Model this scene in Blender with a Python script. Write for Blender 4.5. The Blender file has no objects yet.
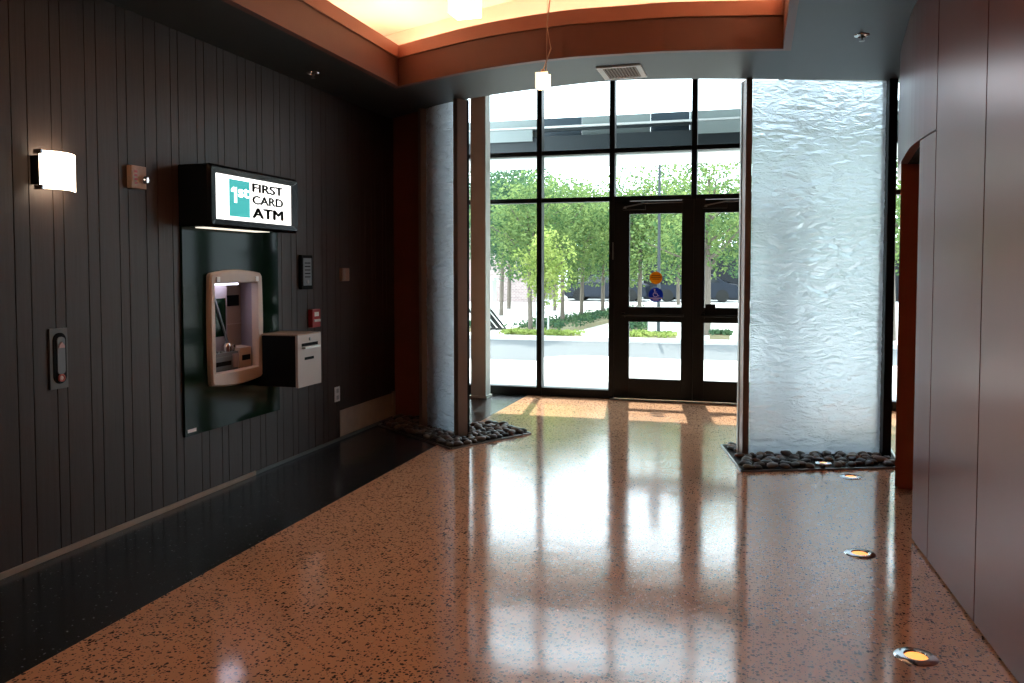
import bpy, bmesh, math, random
from mathutils import Vector, Matrix, noise
R = math.radians
SC = bpy.context.scene
C = SC.collection

# ------------------------------------------------------------------ camera
F = 830.0
yaw = math.atan(243 / F)
pitch = R(2.5)
cam = bpy.data.cameras.new('camera')
cam.sensor_width = 36
cam.lens = F / 1024 * 36
cam.shift_y = -(71.5 - F * math.tan(pitch)) / 1024
cam.clip_start = 0.05
cam.clip_end = 400
co = bpy.data.objects.new('camera', cam)
C.objects.link(co)
co.location = (0, 0, 1.5)
co.rotation_euler = (R(90) - pitch, 0, yaw)
SC.camera = co

# ------------------------------------------------------------------ world, sun, exposure
w = bpy.data.worlds.new('sky')
SC.world = w
w.use_nodes = True
bg = w.node_tree.nodes['Background']
bg.inputs[0].default_value = (0.80, 0.90, 1.0, 1)
bg.inputs[1].default_value = 3.8
sd = bpy.data.lights.new('sun', 'SUN')
sd.energy = 5.0
sd.angle = R(0.6)
sd.color = (1.0, 0.95, 0.86)
so = bpy.data.objects.new('sun', sd)
C.objects.link(so)
so.rotation_euler = (R(-36), 0, R(8))        # shines from beyond the windows, high up
VS = SC.view_settings
VS.view_transform = 'Standard'
VS.look = 'None'
VS.exposure = 0.8
VS.gamma = 1
VS.use_curve_mapping = False
COVE = 22.0


# ------------------------------------------------------------------ helpers
def tag(o, label=None, cat=None, group=None, kind=None):
    if label: o['label'] = label
    if cat: o['category'] = cat
    if group: o['group'] = group
    if kind: o['kind'] = kind
    return o


def thing(name, label, cat, loc=(0, 0, 0), rz=0, group=None, kind=None):
    o = bpy.data.objects.new(name, None)
    C.objects.link(o)
    o.empty_display_size = 0.1
    o.location = loc
    o.rotation_euler = (0, 0, rz)
    return tag(o, label, cat, group, kind)


def world_mat(o):
    m = o.matrix_basis.copy()
    p = o.parent
    while p:
        m = p.matrix_basis @ m
        p = p.parent
    return m


def obj(name, bm, mat, parent=None, world=True, smooth=False, label=None):
    """one mesh object; with world=True the vertices are given in world space"""
    if parent and world:
        bm.transform(world_mat(parent).inverted())
    me = bpy.data.meshes.new(name)
    bmesh.ops.recalc_face_normals(bm, faces=bm.faces)
    bm.to_mesh(me)
    bm.free()
    for mm in (mat if isinstance(mat, (list, tuple)) else [mat]):
        me.materials.append(mm)
    if smooth:
        for p in me.polygons: p.use_smooth = True
        try: me.set_sharp_from_angle(angle=R(38))
        except Exception: pass
    o = bpy.data.objects.new(name, me)
    C.objects.link(o)
    if parent: o.parent = parent
    if label: o['label'] = label
    return o


def struct(name, bm, mat, parent=None, smooth=False, label=None, cat=None):
    o = obj(name, bm, mat, parent, smooth=smooth)
    if not parent:
        o['kind'] = 'structure'
        if label: o['label'] = label
        if cat: o['category'] = cat
    return o


def box(bm, x0, x1, y0, y1, z0, z1, bev=0.0, mi=0):
    t = bmesh.new()
    bmesh.ops.create_cube(t, size=1)
    for v in t.verts:
        v.co = Vector(((x0 + x1) / 2 + v.co.x * (x1 - x0), (y0 + y1) / 2 + v.co.y * (y1 - y0), (z0 + z1) / 2 + v.co.z * (z1 - z0)))
    if bev:
        bmesh.ops.bevel(t, geom=list(t.edges), offset=bev, segments=2, affect='EDGES', profile=0.6)
    join(bm, t, mi)
    return bm


def join(bm, t, mi=0):
    vs = [bm.verts.new(v.co) for v in t.verts]
    t.verts.index_update()
    for f in t.faces:
        try:
            nf = bm.faces.new([vs[v.index] for v in f.verts])
            nf.material_index = mi
        except ValueError:
            pass
    t.free()


def B(*a, **k):
    return box(bmesh.new(), *a, **k)


def prism(bm, pts, z0, z1, mi=0):
    """vertical prism over a plan polygon"""
    lo = [bm.verts.new((x, y, z0)) for x, y in pts]
    hi = [bm.verts.new((x, y, z1)) for x, y in pts]
    n = len(pts)
    fs = [bm.faces.new(lo), bm.faces.new(hi)]
    for i in range(n):
        fs.append(bm.faces.new((lo[i], lo[(i + 1) % n], hi[(i + 1) % n], hi[i])))
    for f in fs: f.material_index = mi
    return bm


def prism_x(bm, pts, x0, x1):
    """prism along x over a (y, z) polygon"""
    lo = [bm.verts.new((x0, y, z)) for y, z in pts]
    hi = [bm.verts.new((x1, y, z)) for y, z in pts]
    n = len(pts)
    bm.faces.new(lo); bm.faces.new(hi)
    for i in range(n):
        bm.faces.new((lo[i], lo[(i + 1) % n], hi[(i + 1) % n], hi[i]))
    return bm


def tube(bm, pts, r, seg=8, cap=True):
    """tube through points; r a number or a list"""
    pts = [Vector(p) for p in pts]
    rs = r if isinstance(r, (list, tuple)) else [r] * len(pts)
    rings = []
    up = Vector((0.013, 0.02, 1)).normalized()
    for i, p in enumerate(pts):
        d = (pts[min(i + 1, len(pts) - 1)] - pts[max(i - 1, 0)]).normalized()
        a = d.cross(up)
        if a.length < 0.05: a = d.cross(Vector((1, 0, 0)))
        a.normalize()
        b = d.cross(a).normalized()
        rings.append([bm.verts.new(p + (a * math.cos(t) + b * math.sin(t)) * rs[i]) for t in [2 * math.pi * k / seg for k in range(seg)]])
    for i in range(len(rings) - 1):
        for k in range(seg):
            bm.faces.new((rings[i][k], rings[i][(k + 1) % seg], rings[i + 1][(k + 1) % seg], rings[i + 1][k]))
    if cap:
        bm.faces.new(rings[0]); bm.faces.new(rings[-1])
    return bm


def lathe(bm, prof, M=None, seg=32, mi=0):
    """profile of (r, h) turned about local z, placed by matrix M"""
    M = M or Matrix.Identity(4)
    rings = []
    for r, h in prof:
        if r < 1e-6:
            rings.append([bm.verts.new(M @ Vector((0, 0, h)))])
        else:
            rings.append([bm.verts.new(M @ Vector((r * math.cos(2 * math.pi * k / seg), r * math.sin(2 * math.pi * k / seg), h))) for k in range(seg)])
    for a, b in zip(rings, rings[1:]):
        for k in range(seg):
            k2 = (k + 1) % seg
            if len(a) == 1 and len(b) == 1: continue
            if len(a) == 1: f = bm.faces.new((a[0], b[k], b[k2]))
            elif len(b) == 1: f = bm.faces.new((a[k], a[k2], b[0]))
            else: f = bm.faces.new((a[k], a[k2], b[k2], b[k]))
            f.material_index = mi
    return bm


def TX(x, y, z):
    """matrix whose local z points along world +x"""
    return Matrix.Translation((x, y, z)) @ Matrix.Rotation(R(90), 4, 'Y')


def TY(x, y, z):
    """matrix whose local z points along world -y"""
    return Matrix.Translation((x, y, z)) @ Matrix.Rotation(R(90), 4, 'X')


def interp(pts, x):
    if x <= pts[0][0]: return pts[0][1]
    for (a, b), (c, d) in zip(pts, pts[1:]):
        if x <= c: return b + (d - b) * (x - a) / (c - a)
    return pts[-1][1]


def smooth_interp(pts, x):
    """Catmull-Rom through the points"""
    n = len(pts)
    if x <= pts[0][0]: return pts[0][1]
    if x >= pts[-1][0]: return pts[-1][1]
    for i in range(n - 1):
        if x <= pts[i + 1][0]:
            p1, p2 = pts[i], pts[i + 1]
            m1 = (p2[1] - pts[max(i - 1, 0)][1]) / (p2[0] - pts[max(i - 1, 0)][0])
            j = min(i + 2, n - 1)
            m2 = (pts[j][1] - p1[1]) / (pts[j][0] - p1[0])
            h = p2[0] - p1[0]; t = (x - p1[0]) / h
            return ((2 * t**3 - 3 * t**2 + 1) * p1[1] + (t**3 - 2 * t**2 + t) * h * m1 + (-2 * t**3 + 3 * t**2) * p2[1] + (t**3 - t**2) * h * m2)


def text_bm(s, size, depth=0.002, bold=0.0, sx=1.0):
    """letters as a mesh in the local xy plane, starting at the origin"""
    cu = bpy.data.curves.new('lettering', 'FONT')
    cu.body = s
    cu.size = size
    cu.extrude = depth
    cu.offset = bold
    o = bpy.data.objects.new('lettering', cu)
    C.objects.link(o)
    dg = bpy.context.evaluated_depsgraph_get()
    me = bpy.data.meshes.new_from_object(o.evaluated_get(dg))
    bm = bmesh.new()
    bm.from_mesh(me)
    bpy.data.objects.remove(o)
    bpy.data.curves.remove(cu)
    bpy.data.meshes.remove(me)
    xs = [v.co.x for v in bm.verts]
    x0, x1 = min(xs), max(xs)
    for v in bm.verts: v.co.x = (v.co.x - x0) * sx
    return bm, (x1 - x0) * sx


# ------------------------------------------------------------------ materials
def new_mat(name):
    m = bpy.data.materials.new(name)
    m.use_nodes = True
    return m, m.node_tree, m.node_tree.nodes['Principled BSDF']


def pm(name, col, rough=0.5, metal=0.0, spec=0.5, var=0.0, vscale=8.0, bump=0.0, bscale=60.0, coat=0.0, emit=None, estr=0.0, stretch=None):
    m, nt, p = new_mat(name)
    N, L = nt.nodes, nt.links
    p.inputs['Base Color'].default_value = (*col, 1)
    p.inputs['Roughness'].default_value = rough
    p.inputs['Metallic'].default_value = metal
    p.inputs['Specular IOR Level'].default_value = spec
    p.inputs['Coat Weight'].default_value = coat
    if emit:
        p.inputs['Emission Color'].default_value = (*emit, 1)
        p.inputs['Emission Strength'].default_value = estr
    tc = N.new('ShaderNodeTexCoord')
    mp = N.new('ShaderNodeMapping')
    L.new(tc.outputs['Object'], mp.inputs[0])
    if stretch: mp.inputs['Scale'].default_value = stretch
    if var or not bump:
        t = N.new('ShaderNodeTexNoise')
        t.inputs['Scale'].default_value = vscale
        t.inputs['Detail'].default_value = 4
        L.new(mp.outputs[0], t.inputs['Vector'])
        r = N.new('ShaderNodeMix'); r.data_type = 'RGBA'
        v = var or 0.03
        r.inputs[6].default_value = (*[c * (1 - v) for c in col], 1)
        r.inputs[7].default_value = (*[min(1, c * (1 + v)) for c in col], 1)
        L.new(t.outputs['Fac'], r.inputs[0])
        L.new(r.outputs[2], p.inputs['Base Color'])
    if bump:
        t2 = N.new('ShaderNodeTexNoise')
        t2.inputs['Scale'].default_value = bscale
        t2.inputs['Detail'].default_value = 3
        L.new(mp.outputs[0], t2.inputs['Vector'])
        b = N.new('ShaderNodeBump')
        b.inputs['Strength'].default_value = bump
        b.inputs['Distance'].default_value = 0.01
        L.new(t2.outputs['Fac'], b.inputs['Height'])
        L.new(b.outputs[0], p.inputs['Normal'])
    return m


def terrazzo(name, base, chip, light, dens, light_dens, rough, scale):
    m, nt, p = new_mat(name)
    N, L = nt.nodes, nt.links
    tc = N.new('ShaderNodeTexCoord')
    # warp so that chips are irregular
    nz = N.new('ShaderNodeTexNoise'); nz.inputs['Scale'].default_value = 55; nz.inputs['Detail'].default_value = 2
    L.new(tc.outputs['Object'], nz.inputs['Vector'])
    ad = N.new('ShaderNodeVectorMath'); ad.operation = 'MULTIPLY_ADD'
    ad.inputs[1].default_value = (0.018, 0.018, 0)
    L.new(nz.outputs['Color'], ad.inputs[0]); L.new(tc.outputs['Object'], ad.inputs[2])

    def chips(sc, dens_, size, rnd_out='Color'):
        v = N.new('ShaderNodeTexVoronoi'); v.inputs['Scale'].default_value = sc
        v.voronoi_dimensions = '2D'
        L.new(ad.outputs[0], v.inputs['Vector'])
        sp = N.new('ShaderNodeSeparateColor'); L.new(v.outputs['Color'], sp.inputs[0])
        a = N.new('ShaderNodeMath'); a.operation = 'LESS_THAN'; a.inputs[1].default_value = dens_
        L.new(sp.outputs[0], a.inputs[0])
        s = N.new('ShaderNodeMath'); s.operation = 'MULTIPLY_ADD'; s.inputs[1].default_value = size * 0.7; s.inputs[2].default_value = size * 0.45
        L.new(sp.outputs[1], s.inputs[0])
        d = N.new('ShaderNodeMath'); d.operation = 'LESS_THAN'
        L.new(v.outputs['Distance'], d.inputs[0]); L.new(s.outputs[0], d.inputs[1])
        mu = N.new('ShaderNodeMath'); mu.operation = 'MULTIPLY'
        L.new(a.outputs[0], mu.inputs[0]); L.new(d.outputs[0], mu.inputs[1])
        return mu.outputs[0]
    big = N.new('ShaderNodeTexNoise'); big.inputs['Scale'].default_value = 2.3; big.inputs['Detail'].default_value = 5
    L.new(tc.outputs['Object'], big.inputs['Vector'])
    fine = N.new('ShaderNodeTexNoise'); fine.inputs['Scale'].default_value = 130; fine.inputs['Detail'].default_value = 2
    L.new(tc.outputs['Object'], fine.inputs['Vector'])
    mixf = N.new('ShaderNodeMath'); mixf.operation = 'MULTIPLY_ADD'; mixf.inputs[1].default_value = 0.5
    L.new(big.outputs['Fac'], mixf.inputs[0])
    hf = N.new('ShaderNodeMath'); hf.operation = 'MULTIPLY'; hf.inputs[1].default_value = 0.5
    L.new(fine.outputs['Fac'], hf.inputs[0]); L.new(hf.outputs[0], mixf.inputs[2])
    c0 = N.new('ShaderNodeMix'); c0.data_type = 'RGBA'
    c0.inputs[6].default_value = (*[c * 0.8 for c in base], 1); c0.inputs[7].default_value = (*[c * 1.2 for c in base], 1)
    L.new(mixf.outputs[0], c0.inputs[0])
    cur = c0.outputs[2]
    for sc, dn, sz, colr in ((scale, dens, 0.42, chip), (scale * 1.7, dens * 0.8, 0.36, [c * 1.5 for c in chip]), (scale * 1.3, light_dens, 0.4, light)):
        f = chips(sc, dn, sz)
        mx = N.new('ShaderNodeMix'); mx.data_type = 'RGBA'
        L.new(f, mx.inputs[0]); L.new(cur, mx.inputs[6]); mx.inputs[7].default_value = (*colr, 1)
        cur = mx.outputs[2]
    L.new(cur, p.inputs['Base Color'])
    rr = N.new('ShaderNodeMapRange'); rr.inputs[3].default_value = rough * 0.75; rr.inputs[4].default_value = rough * 1.3
    L.new(big.outputs['Fac'], rr.inputs[0]); L.new(rr.outputs[0], p.inputs['Roughness'])
    p.inputs['Specular IOR Level'].default_value = 0.7
    b = N.new('ShaderNodeBump'); b.inputs['Strength'].default_value = 0.05; b.inputs['Distance'].default_value = 0.02
    wv = N.new('ShaderNodeTexNoise'); wv.inputs['Scale'].default_value = 5; wv.inputs['Detail'].default_value = 3
    L.new(tc.outputs['Object'], wv.inputs['Vector']); L.new(wv.outputs['Fac'], b.inputs['Height'])
    L.new(b.outputs[0], p.inputs['Normal'])
    return m


def clear_glass(name, tint=(0.94, 0.98, 0.97)):
    m = bpy.data.materials.new(name); m.use_nodes = True
    nt = m.node_tree; N, L = nt.nodes, nt.links
    N.clear()
    out = N.new('ShaderNodeOutputMaterial'); mix = N.new('ShaderNodeMixShader')
    t = N.new('ShaderNodeBsdfTransparent'); t.inputs[0].default_value = (*tint, 1)
    g = N.new('ShaderNodeBsdfGlossy'); g.inputs['Roughness'].default_value = 0.01
    fr = N.new('ShaderNodeFresnel'); fr.inputs[0].default_value = 1.25
    ge = N.new('ShaderNodeNewGeometry')
    fb = N.new('ShaderNodeMath'); fb.operation = 'SUBTRACT'; fb.inputs[0].default_value = 1.0
    fm = N.new('ShaderNodeMath'); fm.operation = 'MULTIPLY'
    L.new(ge.outputs['Backfacing'], fb.inputs[1]); L.new(fr.outputs[0], fm.inputs[0]); L.new(fb.outputs[0], fm.inputs[1])
    L.new(fm.outputs[0], mix.inputs[0]); L.new(t.outputs[0], mix.inputs[1]); L.new(g.outputs[0], mix.inputs[2])
    L.new(mix.outputs[0], out.inputs[0])
    return m


def water_glass(name):
    m = bpy.data.materials.new(name); m.use_nodes = True
    nt = m.node_tree; N, L = nt.nodes, nt.links
    N.clear()
    out = N.new('ShaderNodeOutputMaterial')
    gl = N.new('ShaderNodeBsdfRefraction'); gl.inputs['Roughness'].default_value = 0.46; gl.inputs['IOR'].default_value = 1.3
    gl.inputs[0].default_value = (0.68, 0.76, 0.84, 1)
    tr = N.new('ShaderNodeBsdfTranslucent'); tr.inputs[0].default_value = (0.60, 0.68, 0.77, 1)
    gs = N.new('ShaderNodeBsdfGlossy'); gs.inputs['Roughness'].default_value = 0.12
    m1 = N.new('ShaderNodeMixShader'); m1.inputs[0].default_value = 0.58
    m2 = N.new('ShaderNodeMixShader')
    fr = N.new('ShaderNodeFresnel'); fr.inputs[0].default_value = 1.33
    tc = N.new('ShaderNodeTexCoord'); mp = N.new('ShaderNodeMapping'); mp.inputs['Scale'].default_value = (1, 1, 2.6)
    nz = N.new('ShaderNodeTexNoise'); nz.inputs['Scale'].default_value = 8; nz.inputs['Detail'].default_value = 5; nz.inputs['Distortion'].default_value = 0.4
    n2 = N.new('ShaderNodeTexNoise'); n2.inputs['Scale'].default_value = 38; n2.inputs['Detail'].default_value = 2
    sb = N.new('ShaderNodeMath'); sb.operation = 'SUBTRACT'; sb.inputs[1].default_value = 0.5
    ab = N.new('ShaderNodeMath'); ab.operation = 'ABSOLUTE'
    pw = N.new('ShaderNodeMath'); pw.operation = 'MULTIPLY_ADD'; pw.inputs[1].default_value = -3.0
    b = N.new('ShaderNodeBump'); b.inputs['Strength'].default_value = 0.8; b.inputs['Distance'].default_value = 0.018
    L.new(tc.outputs['Object'], mp.inputs[0]); L.new(mp.outputs[0], nz.inputs['Vector']); L.new(mp.outputs[0], n2.inputs['Vector'])
    L.new(nz.outputs['Fac'], sb.inputs[0]); L.new(sb.outputs[0], ab.inputs[0]); L.new(ab.outputs[0], pw.inputs[0])
    hm = N.new('ShaderNodeMath'); hm.operation = 'MULTIPLY'; hm.inputs[1].default_value = 0.35
    L.new(n2.outputs['Fac'], hm.inputs[0]); L.new(hm.outputs[0], pw.inputs[2]); L.new(pw.outputs[0], b.inputs['Height'])
    for s in (gl, gs, fr, tr): L.new(b.outputs[0], s.inputs['Normal'])
    L.new(gl.outputs[0], m1.inputs[1]); L.new(tr.outputs[0], m1.inputs[2])
    L.new(fr.outputs[0], m2.inputs[0]); L.new(m1.outputs[0], m2.inputs[1]); L.new(gs.outputs[0], m2.inputs[2])
    L.new(m2.outputs[0], out.inputs[0])
    return m


def leaf_mat(name, col, col2):
    m = bpy.data.materials.new(name); m.use_nodes = True
    nt = m.node_tree; N, L = nt.nodes, nt.links
    N.clear()
    out = N.new('ShaderNodeOutputMaterial'); mix = N.new('ShaderNodeMixShader'); mix.inputs[0].default_value = 0.5
    d = N.new('ShaderNodeBsdfDiffuse'); t = N.new('ShaderNodeBsdfTranslucent')
    tc = N.new('ShaderNodeTexCoord')
    nz = N.new('ShaderNodeTexNoise'); nz.inputs['Scale'].default_value = 2.5; nz.inputs['Detail'].default_value = 6
    cr = N.new('ShaderNodeMix'); cr.data_type = 'RGBA'
    cr.inputs[6].default_value = (*col, 1); cr.inputs[7].default_value = (*col2, 1)
    mr = N.new('ShaderNodeMapRange'); mr.inputs[1].default_value = 0.35; mr.inputs[2].default_value = 0.65
    L.new(tc.outputs['Object'], nz.inputs['Vector']); L.new(nz.outputs['Fac'], mr.inputs[0]); L.new(mr.outputs[0], cr.inputs[0])
    L.new(cr.outputs[2], d.inputs[0]); L.new(cr.outputs[2], t.inputs[0])
    L.new(d.outputs[0], mix.inputs[1]); L.new(t.outputs[0], mix.inputs[2]); L.new(mix.outputs[0], out.inputs[0])
    return m


def brick_mat(name, c1, c2, mortar, scale):
    m, nt, p = new_mat(name)
    N, L = nt.nodes, nt.links
    tc = N.new('ShaderNodeTexCoord')
    mp = N.new('ShaderNodeMapping'); mp.inputs['Rotation'].default_value = (R(90), 0, 0)
    br = N.new('ShaderNodeTexBrick'); br.inputs['Scale'].default_value = scale
    br.inputs[1].default_value = (*c1, 1); br.inputs[2].default_value = (*c2, 1); br.inputs[3].default_value = (*mortar, 1)
    L.new(tc.outputs['Object'], mp.inputs[0]); L.new(mp.outputs[0], br.inputs['Vector'])
    L.new(br.outputs[0], p.inputs['Base Color'])
    p.inputs['Roughness'].default_value = 0.9
    return m


def lamp_mat(name, col, s):
    return pm(name, (0.8, 0.8, 0.8), 0.5, emit=col, estr=s)


M = dict(
    floor=terrazzo('terrazzo orange', (0.74, 0.40, 0.235), (0.085, 0.058, 0.050), (0.70, 0.50, 0.36), 0.30, 0.03, 0.115, 60),
    border=terrazzo('terrazzo black', (0.012, 0.014, 0.016), (0.03, 0.032, 0.035), (0.16, 0.16, 0.16), 0.3, 0.02, 0.2, 85),
    plank=pm('brown painted board', (0.052, 0.035, 0.029), 0.5, spec=0.3, var=0.12, vscale=3, bump=0.12, bscale=40, stretch=(1, 1, 0.08)),
    gap=pm('dark backing behind boards', (0.010, 0.009, 0.008), 0.9),
    redwall=pm("oxblood wall paint", (0.24, 0.075, 0.036), 0.55, var=0.1),
    pier=pm('oxblood pier paint', (0.40, 0.105, 0.05), 0.5, var=0.08),
    panel=pm('maroon metallic panel', (0.22, 0.078, 0.066), 0.28, metal=0.35, spec=0.25, var=0.04),
    soffit=pm('dark grey ceiling paint', (0.030, 0.0315, 0.032), 0.48, var=0.04),
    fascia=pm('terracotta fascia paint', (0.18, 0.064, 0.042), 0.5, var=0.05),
    fascia_lit=pm('terracotta lip painted as lit', (0.50, 0.19, 0.12), 0.5, var=0.05),  # paler than the fascia: light caught by the lip is put into its colour
    cream=pm('cream ceiling paint', (0.60, 0.46, 0.36), 0.7, var=0.04),
    darkmetal=pm('black anodised frame', (0.007, 0.008, 0.008), 0.42, spec=0.2, var=0.1),
    blackpanel=pm('gloss black green laminate', (0.003, 0.014, 0.006), 0.07, spec=0.05, var=0.1),
    black=pm('black plastic', (0.006, 0.006, 0.006), 0.7, spec=0.08, var=0.1),
    signblack=pm('gloss black sign housing', (0.008, 0.010, 0.012), 0.25, spec=0.2, var=0.1),
    bezel=pm('champagne bezel plastic', (0.58, 0.45, 0.37), 0.38, var=0.05),
    lining=pm('mauve grey recess lining', (0.40, 0.33, 0.36), 0.5, var=0.05),
    lining2=pm('tan recess back', (0.45, 0.32, 0.24), 0.5, var=0.05),
    console=pm('grey green console', (0.15, 0.17, 0.19), 0.45, var=0.1),
    chrome=pm('chrome', (0.8, 0.8, 0.82), 0.15, metal=1, var=0.03),
    steel=pm('brushed steel', (0.30, 0.29, 0.28), 0.35, metal=1, var=0.08),
    bronze=pm('bronze post cladding', (0.27, 0.185, 0.145), 0.36, metal=0.3, var=0.08, stretch=(1, 1, 0.05)),
    column=pm('grey green column paint', (0.52, 0.55, 0.50), 0.6, var=0.08, bump=0.05),
    pale=pm('pale post edge', (0.5, 0.5, 0.48), 0.4, metal=0.4, var=0.04),
    beigebox=pm('beige metal deposit box', (0.42, 0.355, 0.32), 0.42, var=0.04),
    kick=pm('bare beige plaster board', (0.42, 0.33, 0.25), 0.55, var=0.25, vscale=9),
    strip_lt=pm('tan base strip', (0.36, 0.26, 0.19), 0.5, var=0.1),
    strip_dk=pm('grey base strip', (0.10, 0.10, 0.095), 0.5, var=0.1),
    red=pm('red alarm plastic', (0.42, 0.018, 0.018), 0.4, var=0.05),
    white=pm('white plastic', (0.88, 0.87, 0.85), 0.4, var=0.03),
    tan=pm('tan speckled plastic', (0.40, 0.23, 0.15), 0.5, var=0.3, vscale=90),
    glass=clear_glass('window glass'),
    water=water_glass('rippled water glass'),
    teal=pm('teal sign ink', (0.03, 0.42, 0.42), 0.5, emit=(0.04, 0.55, 0.55), estr=0.42),
    signface=pm('lit sign face', (0.8, 0.8, 0.8), 0.5, emit=(1.0, 0.98, 0.94), estr=1.35),
    ink=pm('black sign ink', (0.01, 0.01, 0.01), 0.6),
    inkgrey=pm('grey sign ink', (0.055, 0.055, 0.06), 0.6),
    cove=lamp_mat('warm cove lamp', (1.0, 0.80, 0.60), COVE),
    shade=lamp_mat('lit glass shade', (1.0, 0.80, 0.58), 8.0),
    bulb=lamp_mat('halogen bulb', (1.0, 0.72, 0.42), 45.0),
    amber=lamp_mat('amber uplight lens', (1.0, 0.36, 0.06), 0.9),
    atmlamp=lamp_mat('cool task lamp', (0.80, 0.82, 1.0), 3.2),
    frost=pm('frosted glass jacket', (0.85, 0.8, 0.72), 0.3, emit=(1.0, 0.74, 0.46), estr=1.3),
    cord=pm('copper pendant cord', (0.55, 0.35, 0.25), 0.4, metal=0.6),
    concrete=pm('pale pavement concrete', (0.62, 0.61, 0.58), 0.85, var=0.08, vscale=1.2),
    asphalt=pm('light asphalt', (0.085, 0.09, 0.095), 0.9, var=0.08, vscale=2),
    kerb=pm('kerb concrete', (0.5, 0.5, 0.48), 0.85, var=0.08),
    soil=pm('planting soil', (0.22, 0.19, 0.11), 0.95, var=0.3, vscale=5),
    bedbase=pm('wet dark gravel base', (0.02, 0.018, 0.016), 0.7, bump=0.5, bscale=60),
    bark=pm('grey tree bark', (0.13, 0.105, 0.085), 0.9, var=0.3, vscale=10, bump=0.4, bscale=30),
    leaf=leaf_mat('fresh green leaves', (0.055, 0.115, 0.05), (0.22, 0.29, 0.10)),
    leafdk=leaf_mat('deep green leaves', (0.04, 0.09, 0.06), (0.11, 0.18, 0.085)),
    leafyl=leaf_mat('yellow green leaves', (0.19, 0.27, 0.07), (0.36, 0.41, 0.13)),
    brick=brick_mat('mauve brick', (0.26, 0.19, 0.18), (0.34, 0.25, 0.24), (0.40, 0.36, 0.34), 3.0),
    roofgrey=pm('dark grey fascia metal', (0.022, 0.030, 0.033), 0.5, var=0.1),
    canopyglass=pm('pale canopy glass', (0.22, 0.26, 0.25), 0.25, var=0.1, vscale=1),
    canopyblue=pm('blue grey canopy glass', (0.05, 0.07, 0.085), 0.25, var=0.1, vscale=1),
    canopyunder=pm('pale canopy soffit', (0.62, 0.64, 0.62), 0.7, var=0.04),
    stickero=leaf_mat('orange sticker', (0.42, 0.19, 0.02), (0.50, 0.25, 0.02)),
    stickerb=leaf_mat('blue sticker', (0.015, 0.05, 0.26), (0.02, 0.07, 0.34)),
    carblue=pm('dark blue car paint', (0.014, 0.02, 0.035), 0.35, spec=0.3),
    carsilver=pm('silver car paint', (0.45, 0.47, 0.5), 0.3, metal=0.4, coat=0.5),
    carglass=pm('dark car glass', (0.02, 0.025, 0.03), 0.1),
    tyre=pm('tyre rubber', (0.015, 0.015, 0.015), 0.8),
)
ROCKS = [pm('river stone %s' % n, c, 0.42, var=0.3, vscale=14, bump=0.15, bscale=50) for n, c in
         (('brown', (0.12, 0.078, 0.056)), ('grey', (0.085, 0.078, 0.074)), ('dark', (0.04, 0.033, 0.030)), ('tan', (0.20, 0.145, 0.11)))]

# ------------------------------------------------------------------ plan curves of the room
LX = -3.5                                   # left wall face
WY = 9.6                                    # window wall
EDGE = [(-3.6, 7.72), (-3.04, 7.33), (-2.5, 6.98), (-1.76, 6.735), (-1.05, 6.62), (-0.1, 6.85), (0.93, 7.26), (1.07, 7.32), (1.9, 7.85)]
COF = [(-2.815, 6.30), (-2.01, 5.945), (-1.346, 5.79), (-0.92, 5.79), (-0.58, 5.81), (0.175, 5.975)]
CX0, CX1, CYB = -2.815, 0.175, -2.4
RW = [(-3.0, 1.25), (2.0, 1.01), (3.35, 0.93), (3.86, 0.905), (4.65, 0.868), (5.0, 0.852), (5.3, 0.853), (5.75, 0.890), (6.25, 0.936), (6.7, 1.0), (7.23, 1.075)]
edge = lambda x: smooth_interp(EDGE, x)
cof = lambda x: smooth_interp(COF, x)
rwx = lambda y: smooth_interp(RW, y)

# ------------------------------------------------------------------ floor
bm = bmesh.new()
box(bm, -2.6, 2.4, -3.2, WY + 0.12, -0.1, 0.0)
struct('floor', bm, M['floor'], label='polished orange terrazzo floor with dark chips', cat='floor')
bm = bmesh.new()
box(bm, -4.2, -2.6, -3.2, WY + 0.12, -0.1, 0.0)
struct('floor', bm, M['border'], label='black terrazzo floor border along the boarded wall', cat='floor')
bm = bmesh.new()
box(bm, -1.6, 0.3, WY - 0.13, WY - 0.06, 0.0, 0.012, 0.003)
tag(obj('threshold', bm, M['steel']), 'metal threshold strip on the floor in front of the glass doors', 'threshold')

# ------------------------------------------------------------------ left wall with boards and a hole for the machine
HY0, HY1, HZ0, HZ1 = 4.70, 5.42, 0.78, 1.43
random.seed(4)
bm = bmesh.new()
y = -3.0
ws = [0.165, 0.085, 0.15, 0.075, 0.15, 0.095, 0.135, 0.07]
i = 0
while y < 7.7:
    wd = ws[i % 8] * random.uniform(0.92, 1.1)
    y1 = min(y + wd, 7.72)
    a, b = y + 0.002, y1 - 0.002
    if b > HY0 and a < HY1:
        a0 = a
        box(bm, LX - 0.02, LX, a0, b, 0.0, HZ0, 0.0025)
        box(bm, LX - 0.02, LX, a0, b, HZ1, 3.02, 0.0025)
        if a < HY0: box(bm, LX - 0.02, LX, a, HY0, HZ0, HZ1)
        if b > HY1: box(bm, LX - 0.02, LX, HY1, b, HZ0, HZ1)
    else:
        box(bm, LX - 0.02, LX, a, b, 0.0, 3.02, 0.0025)
    y = y1
    i += 1
for a, b, c, d in ((-3.2, HY0, 0, 3.1), (HY1, 7.9, 0, 3.1), (HY0, HY1, 0, HZ0), (HY0, HY1, HZ1, 3.1)):
    box(bm, LX - 0.12, LX - 0.019, a, b, c, d, mi=1)
struct('wall_left', bm, [M['plank'], M['gap']], label='dark brown vertical board wall', cat='wall')
bm = B(LX, LX + 0.012, -3, 5.25, 0.0, 0.032, 0.002)
struct('baseboard_left', bm, M['strip_lt'], label='tan base strip at the near end of the boarded wall', cat='baseboard')
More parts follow.
